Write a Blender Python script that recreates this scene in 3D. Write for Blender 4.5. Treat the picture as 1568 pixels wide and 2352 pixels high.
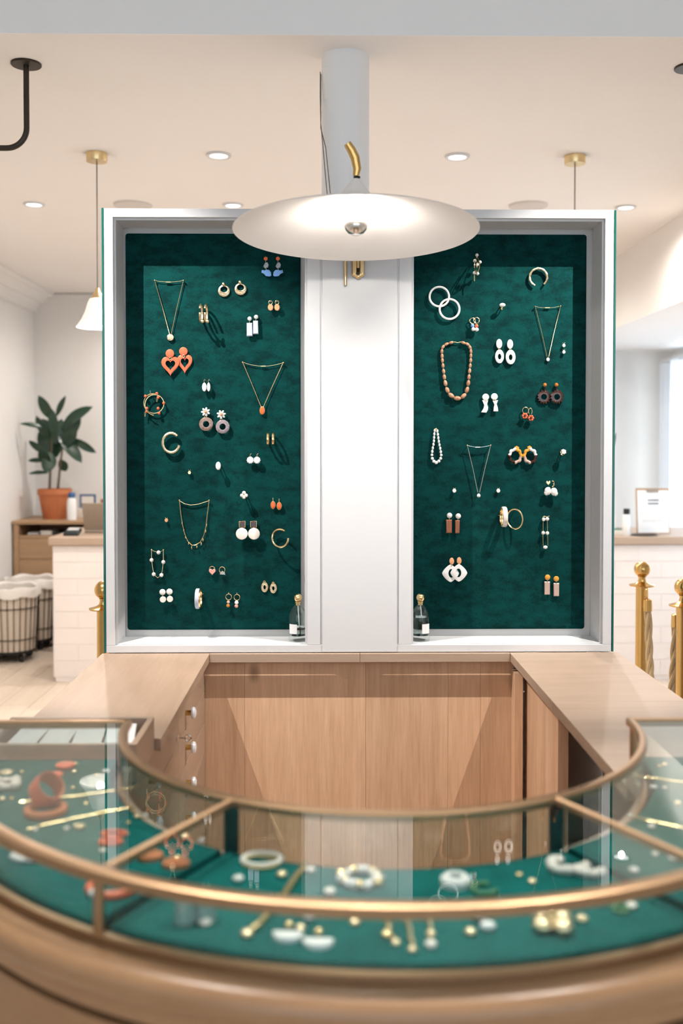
import bpy, math, random
from mathutils import Vector, Matrix
random.seed(7)
for o in list(bpy.data.objects):
    bpy.data.objects.remove(o)
SC = bpy.context.scene
COL = SC.collection
PI = math.pi
R = math.radians

# ------------------------------------------------------------------ camera
F = 2287.0                                   # focal length in pixels of the 1568 x 2352 frame (35 mm lens)
PITCH, YAW = math.atan(57 / F), math.atan(30 / F)
EYE = 1.5
cam_d = bpy.data.cameras.new('camera')
cam_d.sensor_fit = 'VERTICAL'
cam_d.sensor_height = 36.0
cam_d.sensor_width = 24.0
cam_d.lens = F / 2352 * 36
cam_d.shift_y = -96 / 2352
cam_d.clip_start = 0.05
cam_d.dof.use_dof = True
cam_d.dof.focus_distance = 2.93
cam_d.dof.aperture_fstop = 2.4
cam = bpy.data.objects.new('camera', cam_d)
COL.objects.link(cam)
cam.location = (0, 0, EYE)
cam.rotation_euler = (PI / 2 - PITCH, 0, -YAW)
SC.camera = cam
VS = SC.view_settings
VS.view_transform = 'Standard'
VS.look = 'None'
VS.gamma = 1.0
VS.use_curve_mapping = False
VS.exposure = 0.0
SC.cycles.use_denoising = True
SC.cycles.max_bounces = 8
SC.cycles.diffuse_bounces = 4
SC.cycles.glossy_bounces = 4
SC.cycles.use_adaptive_sampling = True
SC.cycles.adaptive_threshold = 0.08
SC.cycles.adaptive_min_samples = 12
SC.cycles.transmission_bounces = 8
SC.cycles.transparent_max_bounces = 24
SC.cycles.caustics_reflective = False
SC.cycles.caustics_refractive = False
SC.cycles.sample_clamp_indirect = 6.0

# ------------------------------------------------------------------ sky and lights
W = bpy.data.worlds.new('sky')
SC.world = W
W.use_nodes = True
W.node_tree.nodes['Background'].inputs[0].default_value = (0.80, 0.90, 1.0, 1)
W.node_tree.nodes['Background'].inputs[1].default_value = 0.55

def light(name, kind, loc, energy, color, target=None, **kw):
    d = bpy.data.lights.new(name, kind)
    d.energy = energy
    d.color = color
    for k, v in kw.items():
        setattr(d, k, v)
    o = bpy.data.objects.new(name, d)
    COL.objects.link(o)
    o.location = loc
    if target is not None:
        o.rotation_euler = (Vector(target) - Vector(loc)).to_track_quat('-Z', 'Y').to_euler()
    return o

WARM, NEUT, COOL = (1.0, 0.945, 0.88), (1.0, 0.94, 0.88), (0.80, 0.89, 1.0)
XC = 0.088
# two track spotlights in front of the display, one for each felt panel
light('track_spot', 'SPOT', (XC - 1.168, 2.14, EYE + 1.478), 240, NEUT, (-0.26, 2.97, 0.95),
      spot_size=R(48), spot_blend=0.5, shadow_soft_size=0.005)
light('track_spot', 'SPOT', (XC + 1.168, 2.14, EYE + 1.478), 240, NEUT, (0.436, 2.97, 0.95),
      spot_size=R(48), spot_blend=0.5, shadow_soft_size=0.005)
# track spotlights over the glass case
for dx, e in ((-0.85, 130), (0.0, 105), (0.85, 130)):
    light('case_spot', 'SPOT', (XC + dx, 1.75, 3.2), e, NEUT, (XC + dx * 0.52, 1.36, 0.96), spot_size=R(44), spot_blend=0.6, shadow_soft_size=0.015)
# daylight of the shop window behind the camera and of the side window
light('window_daylight', 'AREA', (0.4, -2.0, 1.75), 58, COOL, (0.4, 5, 1.6), shape='RECTANGLE', size=5.0, size_y=2.4)
light('window_daylight', 'AREA', (2.98, 6.4, 1.3), 110, COOL, (0, 6.4, 1.2), shape='RECTANGLE', size=3.0, size_y=1.8)

# ------------------------------------------------------------------ pixel rays (to read sizes and places off the photograph)
def ray(x, y):
    u, v = (x - 784) / F, -(y - 1080) / F
    ct, st, cy, sy = math.cos(PITCH), math.sin(PITCH), math.cos(YAW), math.sin(YAW)
    dx, dy, dz = u, ct + v * st, -st + v * ct
    return Vector((dx * cy + dy * sy, -dx * sy + dy * cy, dz))
def P(x, y, Y):                               # point at distance Y
    d = ray(x, y); d = d * (Y / d.y)
    return Vector((d.x, Y, d.z + EYE))
def PZ(x, y, z):                              # point at height z
    d = ray(x, y); d = d * ((z - EYE) / d.z)
    return Vector((d.x, d.y, z))

# ------------------------------------------------------------------ materials
MATS = {}
def _new(name):
    m = bpy.data.materials.new(name); m.use_nodes = True
    nt = m.node_tree
    return m, nt, nt.nodes['Principled BSDF']
def mat(name, col, rough=0.5, metal=0.0, var=0.06, scale=30.0, bump=0.0, sheen=0.0, coat=0.0, trans=0.0, ior=1.45, emit=None, estr=0.0, sub=0.0):
    m, nt, b = _new(name)
    tc = nt.nodes.new('ShaderNodeTexCoord')
    n = nt.nodes.new('ShaderNodeTexNoise'); n.inputs['Scale'].default_value = scale; n.inputs['Detail'].default_value = 3
    nt.links.new(tc.outputs['Object'], n.inputs['Vector'])
    mx = nt.nodes.new('ShaderNodeMix'); mx.data_type = 'RGBA'
    mx.inputs[6].default_value = (*[c * (1 - var) for c in col], 1)
    mx.inputs[7].default_value = (*[min(1, c * (1 + var)) for c in col], 1)
    nt.links.new(n.outputs['Fac'], mx.inputs[0])
    nt.links.new(mx.outputs[2], b.inputs['Base Color'])
    b.inputs['Roughness'].default_value = rough
    b.inputs['Metallic'].default_value = metal
    b.inputs['IOR'].default_value = ior
    if sheen: b.inputs['Sheen Weight'].default_value = sheen
    if coat: b.inputs['Coat Weight'].default_value = coat
    if trans: b.inputs['Transmission Weight'].default_value = trans
    if sub: b.inputs['Subsurface Weight'].default_value = sub; b.inputs['Subsurface Radius'].default_value = (.01, .01, .01)
    if emit: b.inputs['Emission Color'].default_value = (*emit, 1); b.inputs['Emission Strength'].default_value = estr
    if bump:
        bp = nt.nodes.new('ShaderNodeBump'); bp.inputs['Strength'].default_value = bump; bp.inputs['Distance'].default_value = 0.002
        nt.links.new(n.outputs['Fac'], bp.inputs['Height']); nt.links.new(bp.outputs[0], b.inputs['Normal'])
    MATS[name] = m
    return m
def wood(name, light_c, dark_c, axis='z', rough=0.45, gscale=1.0, contrast=1.0, knots=True):
    m, nt, b = _new(name)
    N, L = nt.nodes, nt.links
    tc = N.new('ShaderNodeTexCoord'); oi = N.new('ShaderNodeObjectInfo')
    add = N.new('ShaderNodeVectorMath'); add.operation = 'ADD'
    mul = N.new('ShaderNodeMath'); mul.operation = 'MULTIPLY'; mul.inputs[1].default_value = 37.0
    L.new(oi.outputs['Random'], mul.inputs[0]); L.new(tc.outputs['Object'], add.inputs[0]); L.new(mul.outputs[0], add.inputs[1])
    mp = N.new('ShaderNodeMapping')
    sc = {'x': (1.1, 16, 16), 'y': (16, 1.1, 16), 'z': (16, 16, 1.1)}[axis]
    mp.inputs['Scale'].default_value = tuple(s * gscale for s in sc)
    L.new(add.outputs[0], mp.inputs['Vector'])
    n1 = N.new('ShaderNodeTexNoise'); n1.inputs['Scale'].default_value = 1.0; n1.inputs['Detail'].default_value = 5; n1.inputs['Distortion'].default_value = 1.2
    L.new(mp.outputs[0], n1.inputs['Vector'])
    mp2 = N.new('ShaderNodeMapping'); mp2.inputs['Scale'].default_value = tuple(s * 9 * gscale for s in sc)
    L.new(add.outputs[0], mp2.inputs['Vector'])
    n2 = N.new('ShaderNodeTexNoise'); n2.inputs['Scale'].default_value = 1.0; n2.inputs['Detail'].default_value = 2
    L.new(mp2.outputs[0], n2.inputs['Vector'])
    mixf = N.new('ShaderNodeMix'); mixf.data_type = 'FLOAT'; mixf.inputs[0].default_value = 0.38
    L.new(n1.outputs['Fac'], mixf.inputs[2]); L.new(n2.outputs['Fac'], mixf.inputs[3])
    cr = N.new('ShaderNodeValToRGB')
    cr.color_ramp.elements[0].position = 0.5 - 0.18 / contrast; cr.color_ramp.elements[1].position = 0.5 + 0.16 / contrast
    cr.color_ramp.elements[0].color = (*dark_c, 1); cr.color_ramp.elements[1].color = (*light_c, 1)
    L.new(mixf.outputs[0], cr.inputs[0])
    hs = N.new('ShaderNodeHueSaturation')
    mr = N.new('ShaderNodeMapRange'); mr.inputs[3].default_value = 0.93; mr.inputs[4].default_value = 1.06
    L.new(oi.outputs['Random'], mr.inputs[0]); L.new(mr.outputs[0], hs.inputs['Value'])
    out = cr.outputs[0]
    if knots:
        vo = N.new('ShaderNodeTexVoronoi'); vo.inputs['Scale'].default_value = 2.6
        mpk = N.new('ShaderNodeMapping'); mpk.inputs['Scale'].default_value = tuple(1.0 if s > 5 else 0.6 for s in sc)
        L.new(add.outputs[0], mpk.inputs['Vector']); L.new(mpk.outputs[0], vo.inputs['Vector'])
        kr = N.new('ShaderNodeValToRGB'); kr.color_ramp.elements[0].position = 0.02; kr.color_ramp.elements[1].position = 0.06
        kr.color_ramp.elements[0].color = (0.45, 0.42, 0.4, 1); kr.color_ramp.elements[1].color = (1, 1, 1, 1)
        L.new(vo.outputs['Distance'], kr.inputs[0])
        mk = N.new('ShaderNodeMix'); mk.data_type = 'RGBA'; mk.blend_type = 'MULTIPLY'; mk.inputs[0].default_value = 1
        L.new(out, mk.inputs[6]); L.new(kr.outputs[0], mk.inputs[7]); out = mk.outputs[2]
    L.new(out, hs.inputs['Color']); L.new(hs.outputs[0], b.inputs['Base Color'])
    b.inputs['Roughness'].default_value = rough
    bp = N.new('ShaderNodeBump'); bp.inputs['Strength'].default_value = 0.12; bp.inputs['Distance'].default_value = 0.001
    L.new(n2.outputs['Fac'], bp.inputs['Height']); L.new(bp.outputs[0], b.inputs['Normal'])
    MATS[name] = m
    return m
def velvet(name, c1, c2):
    m, nt, b = _new(name)
    N, L = nt.nodes, nt.links
    tc = N.new('ShaderNodeTexCoord')
    n1 = N.new('ShaderNodeTexNoise'); n1.inputs['Scale'].default_value = 22; n1.inputs['Detail'].default_value = 8; n1.inputs['Roughness'].default_value = 0.68
    mp = N.new('ShaderNodeMapping'); mp.inputs['Scale'].default_value = (1.0, 1.0, 1.7)
    L.new(tc.outputs['Object'], mp.inputs[0]); L.new(mp.outputs[0], n1.inputs['Vector'])
    n2 = N.new('ShaderNodeTexNoise'); n2.inputs['Scale'].default_value = 420; n2.inputs['Detail'].default_value = 2
    L.new(tc.outputs['Object'], n2.inputs['Vector'])
    mixf = N.new('ShaderNodeMix'); mixf.data_type = 'FLOAT'; mixf.inputs[0].default_value = 0.3
    L.new(n1.outputs['Fac'], mixf.inputs[2]); L.new(n2.outputs['Fac'], mixf.inputs[3])
    cr = N.new('ShaderNodeValToRGB'); cr.color_ramp.elements[0].position = 0.40; cr.color_ramp.elements[1].position = 0.57
    cr.color_ramp.elements[0].color = (*c1, 1); cr.color_ramp.elements[1].color = (*c2, 1)
    L.new(mixf.outputs[0], cr.inputs[0]); L.new(cr.outputs[0], b.inputs['Base Color'])
    b.inputs['Roughness'].default_value = 0.95; b.inputs['Specular IOR Level'].default_value = 0.12
    bp = N.new('ShaderNodeBump'); bp.inputs['Strength'].default_value = 0.35; bp.inputs['Distance'].default_value = 0.0008
    L.new(n2.outputs['Fac'], bp.inputs['Height']); L.new(bp.outputs[0], b.inputs['Normal'])
    MATS[name] = m
    return m
def pane_glass(name, tint):                   # clear sheet glass: straight-through light plus mirror reflection by Fresnel
    m = bpy.data.materials.new(name); m.use_nodes = True
    nt = m.node_tree; nt.nodes.clear()
    N, L = nt.nodes, nt.links
    o = N.new('ShaderNodeOutputMaterial'); t = N.new('ShaderNodeBsdfTransparent'); g = N.new('ShaderNodeBsdfGlossy')
    g.inputs['Roughness'].default_value = 0.0
    n = N.new('ShaderNodeTexNoise'); n.inputs['Scale'].default_value = 2.0
    cr = N.new('ShaderNodeValToRGB'); cr.color_ramp.elements[0].color = (*tint, 1); cr.color_ramp.elements[1].color = (*[min(1, c * 1.01) for c in tint], 1)
    L.new(n.outputs['Fac'], cr.inputs[0]); L.new(cr.outputs[0], t.inputs['Color'])
    ge = N.new('ShaderNodeNewGeometry'); dt = N.new('ShaderNodeVectorMath'); dt.operation = 'DOT_PRODUCT'
    L.new(ge.outputs['Incoming'], dt.inputs[0]); L.new(ge.outputs['Normal'], dt.inputs[1])
    def mth(op, a, b=None):
        q = N.new('ShaderNodeMath'); q.operation = op
        for i, v in enumerate((a, b)):
            if v is None: continue
            if isinstance(v, (int, float)): q.inputs[i].default_value = v
            else: L.new(v, q.inputs[i])
        return q.outputs[0]
    fr = mth('ADD', mth('MULTIPLY', mth('POWER', mth('SUBTRACT', 1.0, mth('ABSOLUTE', dt.outputs['Value'])), 5.0), 0.96), 0.04)   # Schlick
    mx = N.new('ShaderNodeMixShader')
    L.new(fr, mx.inputs[0]); L.new(t.outputs[0], mx.inputs[1]); L.new(g.outputs[0], mx.inputs[2]); L.new(mx.outputs[0], o.inputs[0])
    MATS[name] = m
    return m
def tortoise(name, cols, scale=60):
    m, nt, b = _new(name)
    N, L = nt.nodes, nt.links
    tc = N.new('ShaderNodeTexCoord'); n = N.new('ShaderNodeTexNoise'); n.inputs['Scale'].default_value = scale; n.inputs['Detail'].default_value = 3; n.inputs['Distortion'].default_value = 1.5
    L.new(tc.outputs['Object'], n.inputs['Vector'])
    cr = N.new('ShaderNodeValToRGB'); e = cr.color_ramp.elements
    e[0].position, e[1].position = 0.3, 0.7
    e[0].color = (*cols[0], 1); e[1].color = (*cols[-1], 1)
    for i, c in enumerate(cols[1:-1]):
        k = e.new(0.3 + 0.4 * (i + 1) / (len(cols) - 1)); k.color = (*c, 1)
    L.new(n.outputs['Fac'], cr.inputs[0]); L.new(cr.outputs[0], b.inputs['Base Color'])
    b.inputs['Roughness'].default_value = 0.15; b.inputs['Coat Weight'].default_value = 0.5
    MATS[name] = m
    return m

mat('wall_paint', (0.78, 0.76, 0.735), 0.85, var=0.015, scale=4)
mat('ceiling_paint', (0.87, 0.84, 0.815), 0.9, var=0.012, scale=3)
mat('beam_paint', (0.90, 0.90, 0.90), 0.85, var=0.012, scale=3)
mat('white_lacquer', (0.665, 0.67, 0.68), 0.38, var=0.012, scale=5)
mat('white_board', (0.66, 0.655, 0.64), 0.7, var=0.02, scale=8)
mat('brick_paint', (0.80, 0.735, 0.70), 0.6, var=0.03, scale=9)
mat('mortar', (0.78, 0.715, 0.68), 0.85, var=0.03, scale=20)
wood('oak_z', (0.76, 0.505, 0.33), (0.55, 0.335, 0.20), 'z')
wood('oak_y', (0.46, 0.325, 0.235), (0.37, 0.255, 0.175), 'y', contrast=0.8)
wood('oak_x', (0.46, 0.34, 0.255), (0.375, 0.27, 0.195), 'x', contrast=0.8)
wood('oak_ring', (0.41, 0.23, 0.115), (0.33, 0.175, 0.083), 'x', rough=0.30, contrast=0.7, knots=False)
wood('oak_pale', (0.66, 0.50, 0.39), (0.58, 0.43, 0.32), 'x', contrast=0.7, knots=False)
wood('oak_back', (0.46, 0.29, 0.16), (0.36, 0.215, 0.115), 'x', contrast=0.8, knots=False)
wood('floor_oak', (0.74, 0.62, 0.51), (0.64, 0.52, 0.41), 'y', rough=0.5, gscale=0.6, contrast=0.8, knots=False)
velvet('felt', (0.0005, 0.020, 0.0195), (0.0011, 0.046, 0.043))
velvet('felt_case', (0.003, 0.085, 0.078), (0.005, 0.118, 0.108))
pane_glass('case_glass', (0.955, 0.985, 0.975))
mat('edge_glass', (0.012, 0.17, 0.135), 0.08, var=0.1, scale=6, trans=0.35)
mat('brass', (0.66, 0.42, 0.15), 0.2, 1.0, var=0.05)
mat('brass_soft', (0.78, 0.60, 0.33), 0.3, 1.0, var=0.05)
mat('rail_brass', (0.44, 0.285, 0.165), 0.36, 1.0, var=0.08, scale=12)
mat('black_metal', (0.012, 0.014, 0.013), 0.45, 0.3, var=0.1)
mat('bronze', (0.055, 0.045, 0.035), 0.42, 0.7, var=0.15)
mat('gold', (0.95, 0.72, 0.38), 0.24, 1.0, var=0.06, scale=200)
mat('gold_hammered', (0.92, 0.74, 0.48), 0.3, 1.0, var=0.1, scale=260, bump=0.8)
mat('silver', (0.80, 0.78, 0.74), 0.22, 1.0, var=0.05)
mat('pearl', (0.86, 0.82, 0.76), 0.25, var=0.04, scale=150, coat=0.5)
mat('white_resin', (0.84, 0.82, 0.79), 0.3, var=0.04, scale=120, coat=0.3)
mat('shell', (0.82, 0.74, 0.66), 0.3, var=0.12, scale=180, coat=0.3)
mat('coral', (0.80, 0.155, 0.065), 0.4, var=0.08, scale=140, coat=0.2)
mat('orange', (0.82, 0.15, 0.03), 0.35, var=0.08, scale=200, coat=0.2)
mat('peach', (0.80, 0.38, 0.19), 0.4, var=0.1, scale=200)
mat('pink', (0.74, 0.34, 0.28), 0.4, var=0.15, scale=200, coat=0.2)
mat('blue', (0.19, 0.38, 0.78), 0.45, var=0.06, scale=90)
mat('lilac', (0.50, 0.54, 0.66), 0.35, var=0.06, scale=90, coat=0.2)
mat('mauve', (0.55, 0.38, 0.31), 0.35, var=0.1, scale=120, coat=0.2)
mat('amber', (0.72, 0.33, 0.04), 0.2, var=0.12, scale=200, coat=0.4)
mat('amber_dark', (0.50, 0.17, 0.02), 0.15, var=0.3, scale=160, coat=0.5)
tortoise('tortoise', [(0.012, 0.005, 0.003), (0.05, 0.012, 0.005), (0.12, 0.025, 0.006)])
tortoise('marble_brown', [(0.12, 0.07, 0.05), (0.32, 0.22, 0.18), (0.18, 0.12, 0.1)], 90)
tortoise('marble_lilac', [(0.10, 0.11, 0.13), (0.35, 0.27, 0.28), (0.20, 0.19, 0.22)], 90)
tortoise('marble_ink', [(0.02, 0.025, 0.05), (0.35, 0.37, 0.42), (0.05, 0.06, 0.1)], 140)
wood('bead_wood', (0.58, 0.33, 0.195), (0.32, 0.145, 0.075), 'z', rough=0.35, gscale=6, knots=False)
wood('bar_wood', (0.34, 0.115, 0.04), (0.18, 0.05, 0.018), 'z', rough=0.3, gscale=5, knots=False)
mat('terracotta', (0.50, 0.165, 0.065), 0.75, var=0.1, scale=14)
mat('soil', (0.03, 0.02, 0.012), 0.95, var=0.3, scale=40)
mat('leaf', (0.012, 0.044, 0.023), 0.32, var=0.3, scale=12, coat=0.15)
mat('stem', (0.10, 0.075, 0.05), 0.8, var=0.2)
mat('cream_shade', (0.88, 0.85, 0.82), 0.5, var=0.01)
mat('milk_glass', (0.92, 0.90, 0.86), 0.35, var=0.02, trans=0.25, emit=(1, 0.93, 0.84), estr=0.55)
mat('lit_bulb', (1, 0.95, 0.88), 0.4, emit=(1.0, 0.87, 0.72), estr=10)
mat('downlight_glow', (1, 1, 1), 0.4, emit=(1.0, 0.95, 0.9), estr=3)
mat('white_plastic', (0.82, 0.82, 0.82), 0.4, var=0.02)
mat('blue_plastic', (0.035, 0.11, 0.28), 0.4)
mat('dark_plastic', (0.012, 0.018, 0.02), 0.35)
mat('grey_plastic', (0.55, 0.53, 0.51), 0.5)
mat('disc_grey', (0.66, 0.62, 0.59), 0.8)
mat('tan_metal', (0.36, 0.30, 0.24), 0.4, 0.4)
mat('card', (0.78, 0.74, 0.68), 0.8)
mat('paper', (0.84, 0.84, 0.84), 0.8, var=0.02)
mat('ink', (0.10, 0.12, 0.15), 0.8)
mat('linen', (0.66, 0.56, 0.46), 0.9, var=0.08, scale=50, bump=0.3)
mat('linen_white', (0.78, 0.73, 0.68), 0.9, var=0.06, scale=50, bump=0.3)
mat('rope', (0.56, 0.40, 0.22), 0.85, var=0.18, scale=160, bump=0.5)
mat('porcelain', (0.80, 0.82, 0.86), 0.12, var=0.02, coat=0.5)
mat('cable', (0.20, 0.17, 0.15), 0.6)
mat('green_box', (0.05, 0.16, 0.11), 0.6)
mat('red_box', (0.30, 0.09, 0.06), 0.6)
mat('rubber', (0.02, 0.02, 0.02), 0.7)
mat('label_white', (0.86, 0.86, 0.85), 0.7, var=0.01)
def sheer_cloth(name, col):
    m = bpy.data.materials.new(name); m.use_nodes = True
    nt = m.node_tree; nt.nodes.clear(); N, L = nt.nodes, nt.links
    o = N.new('ShaderNodeOutputMaterial'); d = N.new('ShaderNodeBsdfDiffuse'); t = N.new('ShaderNodeBsdfTranslucent'); mx = N.new('ShaderNodeMixShader')
    n = N.new('ShaderNodeTexNoise'); n.inputs['Scale'].default_value = 60
    cr = N.new('ShaderNodeValToRGB'); cr.color_ramp.elements[0].color = (*[c * .96 for c in col], 1); cr.color_ramp.elements[1].color = (*col, 1)
    L.new(n.outputs['Fac'], cr.inputs[0]); L.new(cr.outputs[0], d.inputs[0]); L.new(cr.outputs[0], t.inputs[0])
    mx.inputs[0].default_value = 0.6
    L.new(d.outputs[0], mx.inputs[1]); L.new(t.outputs[0], mx.inputs[2]); L.new(mx.outputs[0], o.inputs[0])
    MATS[name] = m
sheer_cloth('sheer', (0.92, 0.94, 0.97))
mat('green_glass', (0.25, 0.55, 0.30), 0.1, var=0.1, trans=0.6)
mat('steel_glass', (0.42, 0.55, 0.52), 0.25, 0.5, var=0.1)
def clear_glass(name, col, ior):
    m, nt, b = _new(name)
    n = nt.nodes.new('ShaderNodeTexNoise'); n.inputs['Scale'].default_value = 3
    cr = nt.nodes.new('ShaderNodeValToRGB'); cr.color_ramp.elements[0].color = (*col, 1); cr.color_ramp.elements[1].color = (*col, 1)
    nt.links.new(n.outputs['Fac'], cr.inputs[0]); nt.links.new(cr.outputs[0], b.inputs['Base Color'])
    b.inputs['Roughness'].default_value = 0.0; b.inputs['Transmission Weight'].default_value = 1.0; b.inputs['IOR'].default_value = ior
    MATS[name] = m
clear_glass('bottle_glass', (0.95, 0.97, 0.97), 1.35)
clear_glass('bottle_liquid', (0.93, 0.96, 0.96), 1.25)

# ------------------------------------------------------------------ mesh helpers
class MB:
    def __init__(s):
        s.v, s.f = [], []
    def add(s, vs, fs):
        k = len(s.v); s.v += [Vector(v) for v in vs]; s.f += [tuple(i + k for i in f) for f in fs]; return s
    def box(s, x0, x1, y0, y1, z0, z1):
        return s.add([(x, y, z) for z in (z0, z1) for y in (y0, y1) for x in (x0, x1)],
                     [(0, 2, 3, 1), (4, 5, 7, 6), (0, 1, 5, 4), (2, 6, 7, 3), (0, 4, 6, 2), (1, 3, 7, 5)])
    def tube(s, pts, r, seg=8, closed=False, flat=None):
        pts = [Vector(p) for p in pts]; n = len(pts); rs = r if isinstance(r, (list, tuple)) else [r] * n
        vs, up = [], None
        for i in range(n):
            a = pts[(i - 1) % n] if (closed or i > 0) else pts[i]
            b = pts[(i + 1) % n] if (closed or i < n - 1) else pts[i]
            t = (b - a).normalized()
            if up is None:
                up = Vector((0, 0, 1)) if abs(t.z) < 0.9 else Vector((0, 1, 0))
            u = (up - t * up.dot(t)); u = u.normalized() if u.length > 1e-6 else t.orthogonal().normalized()
            w = t.cross(u); up = u
            for k in range(seg):
                an = 2 * PI * k / seg
                vs.append(pts[i] + u * (math.cos(an) * rs[i] * (flat or 1)) + w * (math.sin(an) * rs[i]))
        fs = []
        for i in range(n if closed else n - 1):
            j = (i + 1) % n
            fs += [(i * seg + k, i * seg + (k + 1) % seg, j * seg + (k + 1) % seg, j * seg + k) for k in range(seg)]
        if not closed:
            fs += [tuple(range(seg))[::-1], tuple((n - 1) * seg + k for k in range(seg))]
        return s.add(vs, fs)
    def lathe(s, prof, c=(0, 0, 0), axis=(0, 0, 1), seg=24, sx=1.0, sy=1.0, xdir=None):
        az = Vector(axis).normalized(); ax = Vector(xdir).normalized() if xdir else az.orthogonal().normalized(); ay = az.cross(ax); c = Vector(c)
        vs, fs, rows = [], [], []
        for (r, h) in prof:
            if r < 1e-6:
                rows.append([len(vs)]); vs.append(c + az * h)
            else:
                rows.append(list(range(len(vs), len(vs) + seg)))
                vs += [c + az * h + ax * (r * sx * math.cos(2 * PI * k / seg)) + ay * (r * sy * math.sin(2 * PI * k / seg)) for k in range(seg)]
        for a, b in zip(rows, rows[1:]):
            if len(a) == 1 and len(b) == 1: continue
            for k in range(seg):
                k2 = (k + 1) % seg
                if len(a) == 1: fs.append((a[0], b[k2], b[k]))
                elif len(b) == 1: fs.append((a[k], a[k2], b[0]))
                else: fs.append((a[k], a[k2], b[k2], b[k]))
        return s.add(vs, fs)
    def ell(s, c, rx, ry, rz, seg=12, rings=7, rot=None):
        m = rot or Matrix.Identity(3); c = Vector(c)
        vs, fs = [c + m @ Vector((0, 0, rz))], []
        for i in range(1, rings):
            th = PI * i / rings
            vs += [c + m @ Vector((rx * math.sin(th) * math.cos(2 * PI * k / seg), ry * math.sin(th) * math.sin(2 * PI * k / seg), rz * math.cos(th))) for k in range(seg)]
        vs.append(c + m @ Vector((0, 0, -rz)))
        L = len(vs) - 1
        fs += [(0, 1 + k, 1 + (k + 1) % seg) for k in range(seg)]
        for i in range(rings - 2):
            a = 1 + i * seg; b = a + seg
            fs += [(a + k, b + k, b + (k + 1) % seg, a + (k + 1) % seg) for k in range(seg)]
        a = 1 + (rings - 2) * seg
        fs += [(a + k, L, a + (k + 1) % seg) for k in range(seg)]
        return s.add(vs, fs)
    def torus(s, c, u, w, r, n=32, seg=8, a0=0.0, a1=2 * PI, flat=None):   # u, w: half-axis vectors
        c, u, w = Vector(c), Vector(u), Vector(w)
        full = abs(a1 - a0 - 2 * PI) < 1e-4
        m = n if full else n + 1
        return s.tube([c + u * math.cos(a0 + (a1 - a0) * i / n) + w * math.sin(a0 + (a1 - a0) * i / n) for i in range(m)], r, seg, full, flat)
    def plate(s, out, hole, n, th, d=(0, 1, 0)):         # outline of 3-D points, optional hole of as many points, thickness along d
        d = Vector(d).normalized() * th; m = len(out)
        out = [Vector(p) for p in out]; c = sum(out, Vector()) / m
        ins = [p + (c - p).normalized() * min(th * 0.45, (c - p).length * 0.2) for p in out]
        if not hole:
            vs = ins + [p + d * 0.3 for p in out] + [p + d for p in out]
            fs = [tuple(range(m)), tuple(range(2 * m, 3 * m))[::-1]]
            for i in range(m):
                j = (i + 1) % m
                fs += [(i, m + i, m + j, j), (m + i, 2 * m + i, 2 * m + j, m + j)]
        else:
            hole = [Vector(p) for p in hole]
            vs = ins + [p + d * 0.3 for p in out] + [p + d for p in out] + hole + [p + d for p in hole]
            fs = []
            for i in range(m):
                j = (i + 1) % m
                fs += [(i, m + i, m + j, j), (m + i, 2 * m + i, 2 * m + j, m + j), (i, j, 3 * m + j, 3 * m + i),
                       (2 * m + j, 2 * m + i, 4 * m + i, 4 * m + j), (3 * m + i, 3 * m + j, 4 * m + j, 4 * m + i)]
        return s.add(vs, fs)
    def build(s, name, m, parent=None, smooth=True, bevel=0.0, sharp=35):
        if parent is not None:
            org = Vector(parent['_org'])
        else:
            xs = [v.x for v in s.v]; ys = [v.y for v in s.v]; zs = [v.z for v in s.v]
            org = Vector(((min(xs) + max(xs)) / 2, (min(ys) + max(ys)) / 2, min(zs)))
        me = bpy.data.meshes.new(name)
        me.from_pydata([v - org for v in s.v], [], s.f)
        me.materials.append(MATS[m])
        o = bpy.data.objects.new(name, me)
        COL.objects.link(o)
        if parent is not None:
            if parent['_lvl']:
                o.parent = parent
            else:
                o.parent = parent
            o['_lvl'] = parent['_lvl'] + 1
            if parent['_lvl'] >= 1 or parent.type == 'MESH':
                pass
        else:
            o.location = org; o['_lvl'] = 0
        o['_org'] = org
        if smooth:
            for p in me.polygons: p.use_smooth = True
            me.set_sharp_from_angle(angle=R(sharp))
        if bevel:
            b = o.modifiers.new('bevel', 'BEVEL'); b.width = bevel; b.segments = 2; b.limit_method = 'ANGLE'; b.angle_limit = R(40)
        return o

def thing(name, loc, label, cat, group=None):
    o = bpy.data.objects.new(name, None); COL.objects.link(o)
    o.location = loc; o.empty_display_size = 0.02
    o['_org'] = Vector(loc); o['_lvl'] = 0
    return tag(o, label, cat, group)
def tag(o, label, cat, group=None):
    o['label'] = label; o['category'] = cat
    if group: o['group'] = group
    return o
def struct(o):
    o['kind'] = 'structure'; return o
def copy_part(src, parent, loc):
    c = src.copy(); COL.objects.link(c); c.parent = parent; c.location = loc
    return c

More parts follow.
